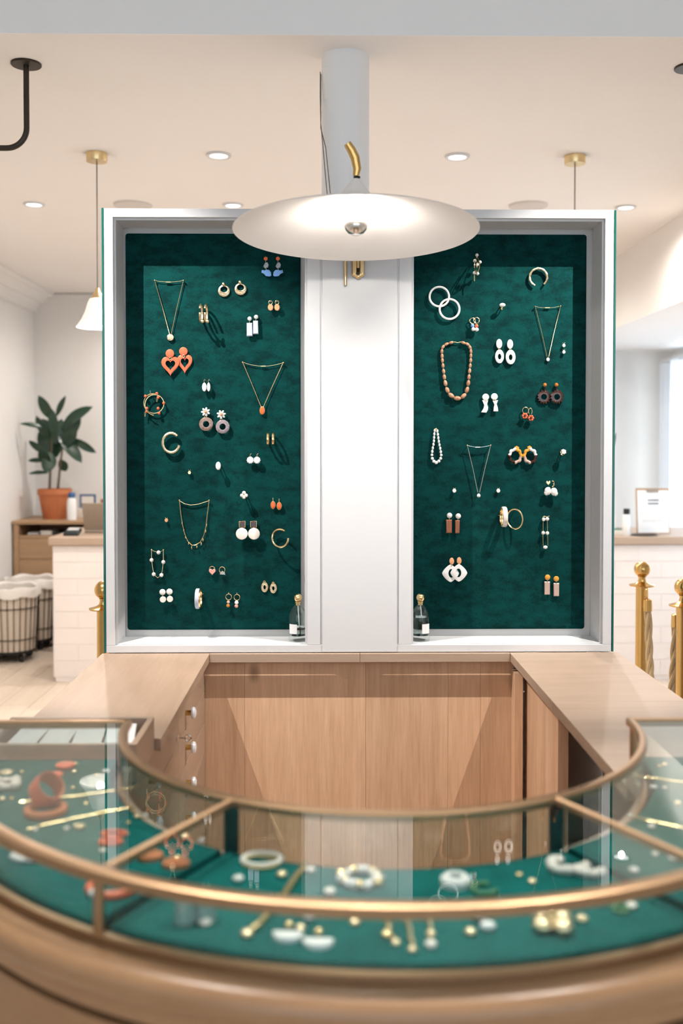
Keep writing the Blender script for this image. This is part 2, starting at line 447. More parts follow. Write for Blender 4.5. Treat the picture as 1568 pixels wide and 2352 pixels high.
# ------------------------------------------------------------------ the room
ZC = EYE + 1.25          # rear ceiling
XL, XR, YB, YF0 = -2.42, 2.85, 8.25, -2.2
floor = struct(MB().box(XL - .1, XR + .1, YF0, YB + .1, -0.12, -0.012).build('floor', 'floor_oak', smooth=False))
pw, pl = 0.176, 2.05
pm = MB().box(0, pw - 0.003, 0, pl - 0.003, -0.012, 0.0)
plank0 = None
nx = int((XR - XL) / pw) + 1
for i in range(nx):
    off = (i * 0.77) % pl
    y = YF0 - off
    while y < YB:
        y0, y1 = max(y, YF0), min(y + pl - .003, YB)
        x0 = XL + i * pw
        if x0 < XR - 0.01 and y1 - y0 > 0.05:
            o = MB().box(x0, min(x0 + pw - .003, XR), y0, y1, -0.012, 0.0).build('floor_plank', 'floor_oak', floor, smooth=False)
        y += pl
struct(MB().box(XL - .1, XR + .1, 3.07, YB + .1, ZC, ZC + 0.12).build('ceiling', 'ceiling_paint', smooth=False))
struct(MB().box(XL - .1, XR + .1, YF0, 3.07, 3.35, 3.47).build('ceiling', 'beam_paint', smooth=False))
struct(MB().box(XL, XR, 3.07, 3.19, ZC + .12, 3.47).build('trim_1', 'beam_paint', smooth=False))      # face of the ceiling step
struct(MB().box(XL, XR, 3.066, 3.07, ZC, 3.35).build('trim_6', 'beam_paint', smooth=False))
struct(MB().box(XL - .1, XL, YF0, YB, 0, 3.35).build('wall_left', 'wall_paint', smooth=False))
struct(MB().box(XL - .1, XR + .1, YB, YB + .1, 0, ZC).build('wall_back', 'wall_paint', smooth=False))
# right wall with the window, the front wall with the shop window
wr = MB()
wr.box(XR, XR + .1, YF0, 4.9, 0, 3.35); wr.box(XR, XR + .1, 7.9, YB, 0, 3.35); wr.box(XR, XR + .1, 4.9, 7.9, 0, 0.4); wr.box(XR, XR + .1, 4.9, 7.9, 2.2, 3.35)
struct(wr.build('wall_right', 'wall_paint', smooth=False))
wf = MB()
wf.box(XL - .1, XR + .1, YF0 - .1, YF0, 2.95, 3.35); wf.box(XL - .1, XL + .25, YF0 - .1, YF0, 0, 2.95); wf.box(XR - .15, XR + .1, YF0 - .1, YF0, 0, 2.95); wf.box(XL + .25, XR - .15, YF0 - .1, YF0, 0, 0.5)
struct(wf.build('wall_front', 'wall_paint', smooth=False))
for n, (x0, x1) in enumerate(((XL + .25, 0.25), (0.25, XR - .15))):
    wn = MB()
    for a in ((x0, x0 + .04, .5, 2.95), (x1 - .04, x1, .5, 2.95), (x0, x1, .5, .54), (x0, x1, 2.91, 2.95)):
        wn.box(a[0], a[1], YF0 - .08, YF0 - .03, a[2], a[3])
    w = struct(wn.build('window_%d' % (n + 1), 'white_lacquer', smooth=False))
    MB().box(x0 + .04, x1 - .04, YF0 - .06, YF0 - .054, .54, 2.91).build('pane', 'case_glass', w, smooth=False)
wn = MB()
for a in ((4.9, 4.95, .4, 2.2), (7.85, 7.9, .4, 2.2), (4.9, 7.9, .4, .45), (4.9, 7.9, 2.15, 2.2), (6.37, 6.43, .45, 2.15)):
    wn.box(XR + .02, XR + .07, a[0], a[1], a[2], a[3])
w = struct(wn.build('window_3', 'white_lacquer', smooth=False))
MB().box(XR + .04, XR + .046, 4.95, 6.37, .45, 2.15).build('pane', 'case_glass', w, smooth=False)
MB().box(XR + .04, XR + .046, 6.43, 7.85, .45, 2.15).build('pane', 'case_glass', w, smooth=False)
# dropped soffit over the window bay
struct(MB().box(1.91, XR, 3.07, YB, EYE + 0.78, ZC).build('trim_2', 'ceiling_paint', smooth=False))
# crown moulding of the left wall
cm = MB()
prof = [(0, 0), (0.17, 0), (0.17, -.02), (0.145, -.035), (0.13, -.035), (0.10, -.06), (0.07, -.085), (0.055, -.085), (0.035, -.115), (0.02, -.135), (0.02, -.16), (0, -.16)]
for y in (3.07, YB):
    cm.v += [Vector((XL + a, y, ZC + b)) for a, b in prof]
k = len(prof)
cm.f = [(i, (i + 1) % k, k + (i + 1) % k, k + i) for i in range(k)]
struct(cm.build('trim_3', 'wall_paint', smooth=False))
struct(MB().box(XL, 1.91, YB - .02, YB, ZC - .05, ZC - .012).build('trim_4', 'wall_paint', smooth=False))
struct(MB().box(XL, XL + .014, 2.8, YB, 0, .1).build('baseboard_left', 'wall_paint', smooth=False, bevel=.003))
struct(MB().box(XL, XR, YB - .014, YB, 0, .1).build('baseboard_back', 'wall_paint', smooth=False, bevel=.003))
# round column behind the display
CP = P(793, 300, 3.24)
col = MB().lathe([(0.0, 0), (0.077, 0), (0.077, ZC), (0, ZC)], (CP.x, 3.24, 0), seg=40).build('trim_5', 'beam_paint'); struct(col)
# two cables down the left side of the column
for k, pts in enumerate(([(735, 156), (735, 220), (737, 290), (742, 350), (747, 410), (751, 452), (756, 520)], [(743, 161), (741, 230), (743, 300), (748, 350), (753, 400), (758, 450), (764, 520)])):
    w = [P(x, y, 3.235 + 0.0 * k) for x, y in pts]
    w = [Vector((min(p.x, CP.x - .079) if i < 3 else p.x, 3.155 if i >= 3 else 3.235 - .03 * i, p.z)) for i, p in enumerate([P(x, y, 3.2) for x, y in pts])]
    sm = []
    for i in range(len(w) - 1):
        for t in range(5): sm.append(w[i].lerp(w[i + 1], t / 5))
    sm.append(w[-1])
    tag(MB().tube(sm, 0.0016, 6).build('cable', 'cable'), ['thin dark cable running down the column, the outer left one', 'thin dark cable running down the column, the inner right one'][k], 'cable', 'cables on the column')

# ceiling fittings
def on_ceiling(x, y): return PZ(x, y, ZC)
for x, y, lab in ((502, 355, 'recessed round downlight in the ceiling left of the column, nearer the beam'), (1050, 358, 'recessed round downlight in the ceiling right of the column'),
                  (78, 468, 'recessed round downlight at the far left of the ceiling'), (535, 470, 'recessed round downlight just above the white frame left of the lamp'),
                  (1437, 475, 'recessed round downlight beyond the upper right corner of the display'),
                  (400, 575, 'added recessed downlight hidden behind the left half of the display, front row'), (1130, 575, 'added recessed downlight hidden behind the right half of the display, front row'),  # both hidden rows are added, out of sight, to brighten the rear walls
                  (330, 640, 'added recessed downlight hidden behind the left half of the display, rear row'), (1050, 640, 'added recessed downlight hidden behind the right half of the display, rear row')):
    p = on_ceiling(x, y)
    t = thing('downlight', (p.x, p.y, ZC - .008), lab, 'ceiling light', 'recessed downlights')
    MB().lathe([(0.038, .006), (0.040, -.001), (0.052, -.0015), (0.054, .003), (0.054, .0075)], (p.x, p.y, ZC - .008), seg=28).build('trim_ring', 'white_lacquer', t)
    MB().lathe([(0, .0045), (0.038, .0045), (0.038, .0075)], (p.x, p.y, ZC - .008), seg=28).build('lens', 'downlight_glow', t)
    light('downlight_beam', 'SPOT', (p.x, p.y, ZC - .02), 57, WARM, (p.x, p.y, 0), spot_size=R(165), spot_blend=1.0, shadow_soft_size=0.012)
for x, y, lab in ((305, 470, 'round grey ceiling disc above the left end of the display'), (1213, 471, 'round grey ceiling disc above the right half of the display')):
    p = on_ceiling(x, y)
    tag(MB().lathe([(0, 0), (0.085, 0), (0.098, .003), (0.10, .012)], (p.x, p.y, ZC - .012), seg=32).build('ceiling_disc', 'disc_grey'), lab, 'speaker', 'ceiling discs')  # plain flush grey disc on the ceiling
def pendant(x, y, lab):
    p = on_ceiling(x, y); zc = EYE + (1023 - 683) * p.y / F
    t = thing('pendant_lamp', (p.x, p.y, zc - .14), lab, 'pendant lamp', 'pendant lamps over the rear counter')
    MB().lathe([(0, .0), (0.044, 0), (0.045, .002), (0.045, .036), (0, .036)], (p.x, p.y, ZC - .036), seg=28).build('canopy', 'brass_soft', t)
    MB().tube([(p.x, p.y, ZC - .03), (p.x, p.y, zc + .02)], 0.0028, 6).build('cord', 'cable', t)
    MB().lathe([(0, .035), (0.008, .035), (0.012, .02), (0.022, .008), (0.026, -.012), (0.022, -.014), (0, -.01)], (p.x, p.y, zc), seg=20).build('cap', 'brass_soft', t)
    sh = [(0.022, -.008), (0.034, -.012), (0.042, -.03), (0.052, -.065), (0.068, -.10), (0.088, -.128), (0.091, -.132), (0.089, -.134), (0.064, -.104), (0.048, -.066), (0.038, -.032), (0.02, -.02)]
    MB().lathe(sh, (p.x, p.y, zc), seg=32).build('shade', 'milk_glass', t)
    MB().ell((p.x, p.y, zc - .06), .02, .02, .026).build('bulb', 'lit_bulb', t)
    light('pendant_glow', 'POINT', (p.x, p.y, zc - .11), 22, WARM, shadow_soft_size=0.015)
pendant(222, 352, 'brass pendant lamp with white bell shade left of the display')
pendant(1320, 358, 'brass pendant whose cord drops behind the right end of the display')
# black hanging rail and its second flange
p = on_ceiling(60, 146)
t = thing('hanging_rail', (p.x, p.y, ZC - .3), 'dark bronze pipe rail bending left from a round ceiling flange', 'rail')
MB().lathe([(0, 0), (0.047, 0), (0.049, .002), (0.049, .007), (0, .007)], (p.x, p.y, ZC - .007), seg=32).build('flange', 'bronze', t)
pts = [(p.x, p.y, ZC - .004), (p.x, p.y, ZC - .21)]
zb = ZC - .21
for i in range(1, 10):
    a = PI / 2 * i / 9; pts.append((p.x - .065 + .065 * math.cos(a), p.y, zb - .065 * math.sin(a)))
pts.append((p.x - .9, p.y, zb - .065))
MB().tube(pts, 0.0095, 12).build('pipe', 'bronze', t)
p = on_ceiling(1583, 154)
t = thing('hanging_rail', (p.x, p.y, ZC - .3), 'dark round flange on the ceiling at the right edge', 'rail')
MB().lathe([(0, 0), (0.047, 0), (0.049, .002), (0.049, .007), (0, .007)], (p.x, p.y, ZC - .007), seg=32).build('flange', 'bronze', t)
pts = [(p.x + .02, p.y, ZC - .004), (p.x + .02, p.y, ZC - .21)]
for i in range(1, 10):
    a = PI / 2 * i / 9; pts.append((p.x + .02 + .065 - .065 * math.cos(a), p.y, zb - .065 * math.sin(a)))
pts.append((p.x + .9, p.y, zb - .065))
MB().tube(pts, 0.0095, 12).build('pipe', 'bronze', t)

# ------------------------------------------------------------------ the oak counter (U shape)
YD = 2.877                                   # front plane of the display
ZT = 0.898                                   # counter top
def X(px, Y=YD): return P(px, 1000, Y).x
def Z(py, Y=YD): return P(784, py, Y).z
XLO, XLI, XRI, XRO = -0.655, X(480), X(1172), 0.842
ct = thing('oak_worktop', (XC, 2.86, ZT - .025), 'light oak U-shaped worktop running from the white display towards the glass case', 'worktop')
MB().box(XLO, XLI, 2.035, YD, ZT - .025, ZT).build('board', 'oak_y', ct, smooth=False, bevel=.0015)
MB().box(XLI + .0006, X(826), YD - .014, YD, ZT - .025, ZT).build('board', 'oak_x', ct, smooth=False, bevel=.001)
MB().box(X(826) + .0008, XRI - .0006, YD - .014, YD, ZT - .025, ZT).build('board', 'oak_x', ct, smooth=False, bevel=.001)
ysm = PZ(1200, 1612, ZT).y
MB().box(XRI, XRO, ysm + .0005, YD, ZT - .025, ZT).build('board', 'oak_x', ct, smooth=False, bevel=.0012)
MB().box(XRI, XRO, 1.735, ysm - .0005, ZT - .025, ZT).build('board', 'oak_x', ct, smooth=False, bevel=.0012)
for x0, x1 in ((X(1206), X(1240)), (X(1349), X(1383))):
    MB().box(x0, x1, YD - .004, YD - .001, ZT - .001, ZT + .0012).build('hinge', 'tan_metal', ct, smooth=False)
# back panel of the well
YP = 2.902
bp = thing('oak_back_panel', (XC, YP, 0), 'tall light oak panel closing the back of the counter well under the display', 'panel')
xs = [X(466, YP), X(560, YP), X(840, YP), X(1030, YP), X(1105, YP), X(1182, YP)]
for a, b in zip(xs, xs[1:]):
    MB().box(a + .0003, b - .0003, YP, YP + .018, 0.001, ZT - .026).build('board', 'oak_z', bp, smooth=False)
# left drawer cabinet
XDF = -0.362
lc = thing('drawer_cabinet', ((XLO + XDF) / 2, 2.3, 0), 'oak drawer cabinet with white porcelain knobs under the left worktop', 'cabinet')
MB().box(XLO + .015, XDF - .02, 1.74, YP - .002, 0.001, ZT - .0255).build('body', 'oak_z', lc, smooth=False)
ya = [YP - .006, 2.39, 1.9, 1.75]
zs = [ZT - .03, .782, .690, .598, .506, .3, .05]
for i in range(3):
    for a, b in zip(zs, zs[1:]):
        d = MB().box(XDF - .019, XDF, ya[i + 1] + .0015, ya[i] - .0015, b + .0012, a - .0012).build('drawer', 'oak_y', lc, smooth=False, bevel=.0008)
        if i < 2:
            yk = (2.51, 2.0)[i]; zk = {0.782: .823, .690: .735, .598: .645, .506: .555}.get(b, (a + b) / 2)
            MB().lathe([(0, 0), (0.0065, 0), (0.0065, .016), (0, .016)], (XDF, yk, zk), (1, 0, 0), 14).build('knob_neck', 'brass', d)
            MB().lathe([(0, .028), (0.007, .0275), (0.0135, .0245), (0.0155, .020), (0.0135, .016), (0.006, .0145), (0, .0145)], (XDF, yk, zk), (1, 0, 0), 20).build('knob', 'porcelain', d)
k = MB(); kp = Vector((XDF, 2.36, .803))
k.lathe([(0, 0), (0.008, 0), (0.008, .004), (0.004, .005), (0.0018, .006), (0.0018, .022), (0, .022)], kp, (1, 0, 0), 12)
k.torus(kp + Vector((.028, 0, 0)), (.007, 0, 0), (0, 0, .007), .002, 14, 6)
k.build('lock_key', 'silver', lc)
# right cabinet: stile, door panel, stile, open shelf
rc = thing('open_cabinet', (0.69, 2.3, 0), 'oak cabinet with a door panel and dark open shelf under the right worktop', 'cabinet')
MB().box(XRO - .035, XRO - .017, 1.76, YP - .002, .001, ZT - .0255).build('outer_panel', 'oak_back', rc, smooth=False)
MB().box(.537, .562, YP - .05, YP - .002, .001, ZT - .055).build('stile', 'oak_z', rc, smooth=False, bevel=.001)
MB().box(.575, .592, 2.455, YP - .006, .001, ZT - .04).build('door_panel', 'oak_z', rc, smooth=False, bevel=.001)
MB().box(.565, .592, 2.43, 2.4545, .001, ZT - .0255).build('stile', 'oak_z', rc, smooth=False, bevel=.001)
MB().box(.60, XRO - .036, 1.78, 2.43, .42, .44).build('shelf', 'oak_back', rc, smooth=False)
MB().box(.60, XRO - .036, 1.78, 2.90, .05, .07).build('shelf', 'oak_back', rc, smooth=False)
MB().box(.565, XRO - .036, 1.741, 1.758, .001, ZT - .0255).build('end_panel', 'oak_z', rc, smooth=False)

# ------------------------------------------------------------------ the white display
ds = thing('jewelry_display', (XC, 2.95, ZT), 'tall white double-niche display stand holding two green felt boards', 'display stand')
MB().box(XLO + .01, XRO - .01, YP + .02, 3.12, 0.001, ZT).build('plinth', 'white_lacquer', ds, smooth=False)
XO0, XO1 = X(241), X(1406.5); ZTOP, ZB = Z(480), ZT + .0015
XA0, XA1, XB0, XB1 = X(261.5), X(705), X(945), X(1386.5)
ZO1, ZO0 = Z(500), Z(1481.5)
YK, YBK = 2.996, 3.10
def part(name, x0, x1, y0, y1, z0, z1, m='white_lacquer', bev=.001):
    return MB().box(x0, x1, y0, y1, z0, z1).build(name, m, ds, smooth=False, bevel=bev)
part('top_rail', XO0, XO1, YD, YBK, ZO1, ZTOP)
part('bottom_rail', XO0, XO1, YD, YBK, ZB, ZO0)
part('outer_stile', XO0, XA0, YD, YBK, ZO0, ZO1)
part('outer_stile', XB1, XO1, YD, YBK, ZO0, ZO1)
part('inner_stile', XA1, X(735), YD, YK, ZO0, ZO1)
part('inner_stile', X(916), XB0, YD, YK, ZO0, ZO1)
part('centre_core', X(735), X(916), YD + .003, YK, ZO0, ZO1, bev=0)
part('centre_panel', X(740), X(911.5), YD - .003, YD + .0028, ZB + .001, ZO1 + .002)
rb = .0065
for x0, x1 in ((XA0, XA1), (XB0, XB1)):
    lin = MB()          # rebate strip all round the niche, set back from the face
    for a in ((x0, x1, ZO1 - rb, ZO1), (x0, x1, ZO0, ZO0 + .0035), (x0, x0 + rb, ZO0 + .0035, ZO1 - rb), (x1 - rb, x1, ZO0 + .0035, ZO1 - rb)):
        lin.box(a[0], a[1], YD + .011, YK - .006, a[2], a[3])
    lin.build('niche_lining', 'white_lacquer', ds, smooth=False, bevel=.0006)
    part('niche_back', x0 - .004 if x0 == XA0 else x0, x1, YK, YBK - .002, ZO0, ZO1, 'white_board', 0)
YFT = 2.985                                  # felt surface
def rrect(x0, x1, z0, z1, y, r, n=5):
    o = []
    for cx, cz, a in ((x1 - r, z1 - r, 0), (x0 + r, z1 - r, PI / 2), (x0 + r, z0 + r, PI), (x1 - r, z0 + r, 1.5 * PI)):
        for i in range(n + 1):
            t = a + PI / 2 * i / n; o.append((cx + r * math.cos(t), y, cz + r * math.sin(t)))
    return o
for a, b in ((290, 690), (948, 1344.5)):
    x0, x1 = X(a, YFT), X(b, YFT)
    MB().plate(rrect(x0, x1, Z(1446, YFT), Z(537, YFT), YFT, .008), None, 0, YK - YFT - .0003).build('felt_board', 'felt', ds, sharp=50)
part('side_glass', XO0 - .0062, XO0 - .0004, YD - .002, YBK, ZB, ZTOP + .001, 'edge_glass', .0008)
part('side_glass', XO1 + .0004, XO1 + .0062, YD - .002, YBK, ZB, ZTOP - .001, 'edge_glass', .0008)

# ------------------------------------------------------------------ wall lamp in front of the display
LC = Vector((P(817, 525, 2.45).x, 2.45, EYE + 0.525))
tilt = R(3)
LA = Vector((0, math.sin(tilt), math.cos(tilt)))        # lamp axis, front edge of the shade raised
wl = thing('wall_lamp', (P(822, 620, YD).x, YD - .003, P(822, 640, YD).z), 'cream disc-shaded brass wall lamp projecting from the white centre panel', 'wall lamp')
RS = 0.300
sp = [(0.0055, .155), (0.008, .128), (0.02, .112), (0.034, .094), (0.044, .082), (0.07, .070), (0.12, .055), (0.20, .030), (0.28, .0075), (RS, .0), (RS + .0012, -.001), (RS, -.0022), (0.28, .005), (0.20, .0275), (0.12, .052), (0.07, .066), (0.042, .076), (0.02, .082), (0, .084)]
MB().lathe(sp, LC, LA, 96).build('shade', 'cream_shade', wl, sharp=60)
sock = LC + LA * 0.0
MB().lathe([(0, .083), (0.019, .083), (0.019, .045), (0.015, .043), (0, .043)], sock, LA, 20).build('socket', 'brass_soft', wl)
bc = LC + LA * 0.016
bulb = [(0.0, .034), (0.012, .032), (0.017, .024), (0.0245, .010), (0.0285, .0)]
MB().lathe(bulb, bc, LA, 28).build('bulb', 'lit_bulb', wl)
MB().lathe([(0.0287, .0005), (0.0288, -.004), (0.0265, -.013), (0.019, -.022), (0.010, -.0265), (0, -.0278)], bc, LA, 28).build('bulb_crown', 'silver', wl)
for k in range(3):
    a = 2 * PI * k / 3 + .5
    light('wall_lamp_glow', 'POINT', bc + LA * .032 + Vector((math.cos(a), math.sin(a), 0)) * .045, 1.1, WARM, shadow_soft_size=0.012)
MB().tube([LC + LA * .12, LC + LA * .150, LC + LA * .162], [.0062, .0062, .0075], 12).build('neck', 'brass_soft', wl)
hp = [P(817, 404, 2.45), P(820, 388, 2.45), P(815, 362, 2.445), P(807, 345, 2.44), P(797, 329, 2.435)]
MB().tube(hp, [.0075, .010, .0115, .011, .0095], 14, flat=.8).build('handle', 'brass', wl)
MB().tube([P(812, 407, 2.45), P(827, 407, 2.45)], .0028, 8).build('pivot_screw', 'black_metal', wl)
ar = [P(822, 615, YD - .03), P(822, 560, YD - .05), P(820, 470, YD - .14), P(819, 430, YD - .30), Vector(LC + LA * .155)]
MB().tube(ar, .005, 12).build('arm', 'brass_soft', wl)
bx0, bx1 = X(807.5), X(836.5)
bz1, bz0, bzt = Z(598), Z(634), Z(643)
xm = (bx0 + bx1) / 2
br = MB()
def bracket_pts(y, g): return [(bx0 + g, y, bz1), (bx1 - g, y, bz1), (bx1 - g, y, bz0 + g * .5), (xm, y, bzt + g), (bx0 + g, y, bz0 + g * .5)]
br.plate(bracket_pts(YD - .02, 0), None, 0, .0165)
br.build('bracket', 'brass_soft', wl, smooth=False, bevel=.001)
br = MB(); w = (bx1 - bx0)
br.box(xm - w * .25, xm - w * .17, YD - .042, YD - .0205, Z(632), bz1); br.box(xm + w * .17, xm + w * .25, YD - .042, YD - .0205, Z(632), bz1)
br.build('fork', 'brass_soft', wl, smooth=False, bevel=.0008)
MB().tube([P(822, 612, YD - .024), P(822, 628, YD - .036)], .0055, 10).build('knuckle', 'bronze', wl)
MB().tube([P(793, 575, YD - .012), P(793, 655, YD - .012)], .0047, 12).build('rod', 'brass_soft', wl)

# ------------------------------------------------------------------ half-round glass case
CX, CY = XC, 1.70
RI, RO = 0.432, 0.690
ZR, ZF = EYE - 0.47, EYE - 0.537            # top of rim, felt surface
def arc(a, r, z=0.0): return Vector((CX + r * math.sin(a), CY - r * math.cos(a), z))
def sweep(mb, prof, a0, a1, n=40, caps=True):
    k = len(prof); base = len(mb.v)
    for i in range(n + 1):
        a = a0 + (a1 - a0) * i / n
        mb.v += [arc(a, r, z) for r, z in prof]
    for i in range(n):
        for j in range(k):
            j2 = (j + 1) % k
            mb.f.append((base + i * k + j, base + i * k + j2, base + (i + 1) * k + j2, base + (i + 1) * k + j))
    if caps:
        mb.f += [tuple(base + j for j in range(k))[::-1], tuple(base + n * k + j for j in range(k))]
    return mb
def rod_prof(r, z, w, h, c=.25):
    x, y = w / 2, h / 2; cw, ch = x * (1 - c), y * (1 - c)
    return [(r - cw, z - y), (r + cw, z - y), (r + x, z - ch), (r + x, z + ch), (r + cw, z + y), (r - cw, z + y), (r - x, z + ch), (r - x, z - ch)]
H = PI / 2
B = R(30)
gc = thing('glass_case', (CX, CY - .56, ZF - .02), 'half-round brass-framed glass jewelry case in the foreground', 'display case')
sweep(MB(), rod_prof(RO, ZR - .007, .020, .014), -H, H, 96).build('outer_top_rail', 'rail_brass', gc)
sweep(MB(), rod_prof(RI, ZR - .007, .0145, .014, .5), -H, H, 72).build('inner_top_rail', 'rail_brass', gc)
sweep(MB(), rod_prof(RO + .005, ZF - .0075, .012, .009), -H, H, 96).build('base_rail', 'rail_brass', gc)
for sg in (-1, 1):
    x0, x1 = sorted((CX + sg * (RI - .006), CX + sg * (RO + .008)))
    MB().box(x0, x1, CY - .006, CY + .006, ZR - .014, ZR).build('end_top_rail', 'rail_brass', gc, smooth=False, bevel=.003)
    bar = MB(); d = arc(sg * B, 1) - arc(0, 0); d.z = 0
    MB().tube([arc(sg * B, RI, ZR - .0075), arc(sg * B, RO, ZR - .0075)], .0062, 8).build('radial_bar', 'rail_brass', gc)
    q = arc(sg * B, RO - .001, 0)
    MB().tube([(q.x, q.y, ZF - .004), (q.x, q.y, ZR - .012)], .0065, 8).build('post', 'rail_brass', gc)
    q = arc(sg * B, RI + .004, 0)
    MB().tube([(q.x, q.y, ZF - .012), (q.x, q.y, ZR - .012)], .0105, 10).build('inner_post', 'black_metal', gc)
    q = arc(sg * H, RI + .004, 0)
    MB().box(q.x - .005, q.x + .005, CY - .010, CY, ZF - .012, ZR - .012).build('post', 'rail_brass', gc, smooth=False, bevel=.001)
    q = arc(sg * H, RO - .002, 0)
    MB().box(q.x - .005, q.x + .005, CY - .010, CY, ZF - .012, ZR - .012).build('post', 'rail_brass', gc, smooth=False, bevel=.001)
for a0, a1 in ((-H, -B), (-B, B), (B, H)):
    e = .006
    sweep(MB(), [(RI + .006, ZR - .007), (RO - .009, ZR - .007), (RO - .009, ZR - .003), (RI + .006, ZR - .003)], a0 + e, a1 - e, 24).build('top_pane', 'case_glass', gc)
    g = MB(); n = 32
    for nm, r, zl in (('outer_pane', RO - .002, ZF - .003), ('inner_pane', RI + .002, ZF - .010)):
        sweep(MB(), [(r - .0015, zl), (r + .0015, zl), (r + .0015, ZR - .013), (r - .0015, ZR - .013)], a0 + .01, a1 - .01, 32).build(nm, 'case_glass', gc)
for sg in (-1, 1):
    x0, x1 = sorted((CX + sg * (RI + .012), CX + sg * (RO - .01)))
    MB().box(x0, x1, CY - .004, CY - .001, ZF + .002, ZR - .014).build('end_pane', 'case_glass', gc, smooth=False)
sweep(MB(), [(RI + .006, ZF - .02), (RO - .006, ZF - .02), (RO - .006, ZF - .0135), (RI + .006, ZF - .0135)], -H, H, 64).build('case_floor', 'black_metal', gc)
for a0, a1, nm in ((-H + .006, -B - .016, 'green felt tray in the left section of the glass case'), (-B + .016, B - .016, 'green felt tray in the middle section of the glass case'), (B + .016, H - .006, 'green felt tray in the right section of the glass case')):
    ri, ro = RI + .017, RO - .009
    tag(sweep(MB(), [(ri + .003, ZF), (ri, ZF - .003), (ri, ZF - .013), (ro, ZF - .013), (ro, ZF - .003), (ro - .003, ZF)], a0, a1, 40).build('felt_tray', 'felt_case', sharp=50), nm, 'tray', 'felt trays of the glass case')
# wooden drum that carries the case
db = thing('curved_counter', (CX, CY - .5, 0), 'half-round oak counter base with rounded moulding under the glass case', 'counter')
zt = ZF - .0122
mo = [(RI + .004, zt - .034), (RO + .022, zt - .040)]
for i in range(11):                            # rounded nose
    a = R(-80 + 160 * i / 10); mo.append((RO + .030 + .019 * math.cos(a), zt - .0195 + .0195 * math.sin(a)))
mo += [(RO + .022, zt), (RO - .008, zt - .0005), (RO - .008, zt - .009), (RI + .008, zt - .009), (RI + .008, zt), (RI + .003, zt), (RI + .002, zt - .002), (RI + .002, zt - .030)]
sweep(MB(), mo, -H, H, 96).build('moulding', 'oak_ring', db)
sweep(MB(), [(RI - .007, zt - .036), (RI + .0015, zt - .036), (RI + .0015, zt - .001), (RI - .005, zt - .001), (RI - .007, zt - .003)], -H, H, 72).build('inner_lip', 'oak_pale', db)
sweep(MB(), [(RI + .03, zt - .068), (RO + .020, zt - .068), (RO + .024, zt - .0405), (RI + .03, zt - .0345)], -H, H, 96).build('apron', 'oak_ring', db, smooth=True)
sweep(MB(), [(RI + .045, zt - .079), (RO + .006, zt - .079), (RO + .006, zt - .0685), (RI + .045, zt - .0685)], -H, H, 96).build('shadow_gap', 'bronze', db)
sweep(MB(), [(RI + .03, .001), (RO + .018, .001), (RO + .018, zt - .0795), (RI + .03, zt - .0795)], -H, H, 96).build('drum', 'oak_ring', db)

# papers in a wooden tray behind the left end of the case
tz = 0.0
ty0, ty1 = 1.845, 2.02
zr = PZ(300, 1712, 1).z
zrim = 0.944
tx0, tx1 = -0.648, P(352, 1660, ty1).x
pt = thing('paper_tray', ((tx0 + tx1) / 2, (ty0 + ty1) / 2, ZT - .1), 'open oak tray of white cards behind the left end of the glass case', 'tray')
zb = ZT - .0255 - .0
MB().box(tx0, tx1, ty0, ty0 + .012, zb, zrim).build('front_wall', 'oak_x', pt, smooth=False, bevel=.001)
MB().box(tx0, tx1, ty1, ty1 + .012, zb, zrim + .001).build('back_wall', 'oak_x', pt, smooth=False, bevel=.001)
MB().box(tx1 - .012, tx1, ty0 + .012, ty1, zb, zrim).build('side_wall', 'oak_y', pt, smooth=False, bevel=.001)
MB().box(tx0, tx0 + .012, ty0 + .012, ty1, zb, zrim).build('side_wall', 'oak_y', pt, smooth=False, bevel=.001)
MB().box(tx0 + .012, tx1 - .012, ty0 + .012, ty1, zb, zb + .006).build('tray_bottom', 'oak_x', pt, smooth=False)
crd = ['leftmost white card lying in the oak tray', 'second white card from the left in the oak tray', 'third white card from the left in the oak tray', 'rightmost white card lying in the oak tray']
for i in range(4):
    cx = tx0 + .055 + i * .062; a = (-.16, -.08, .06, .12)[i]
    c = MB().box(-.028, .028, -.058, .058, 0, .004)
    rot = Matrix.Rotation(a, 3, 'Z') @ Matrix.Rotation(R(10), 3, 'X')
    c.v = [rot @ v + Vector((cx, (ty0 + ty1) / 2 + .004, zrim - .022 + .0015 * i)) for v in c.v]
    st = c.build('paper_card', 'paper', smooth=False)
    tag(st, crd[i], 'card', 'cards in the oak tray')

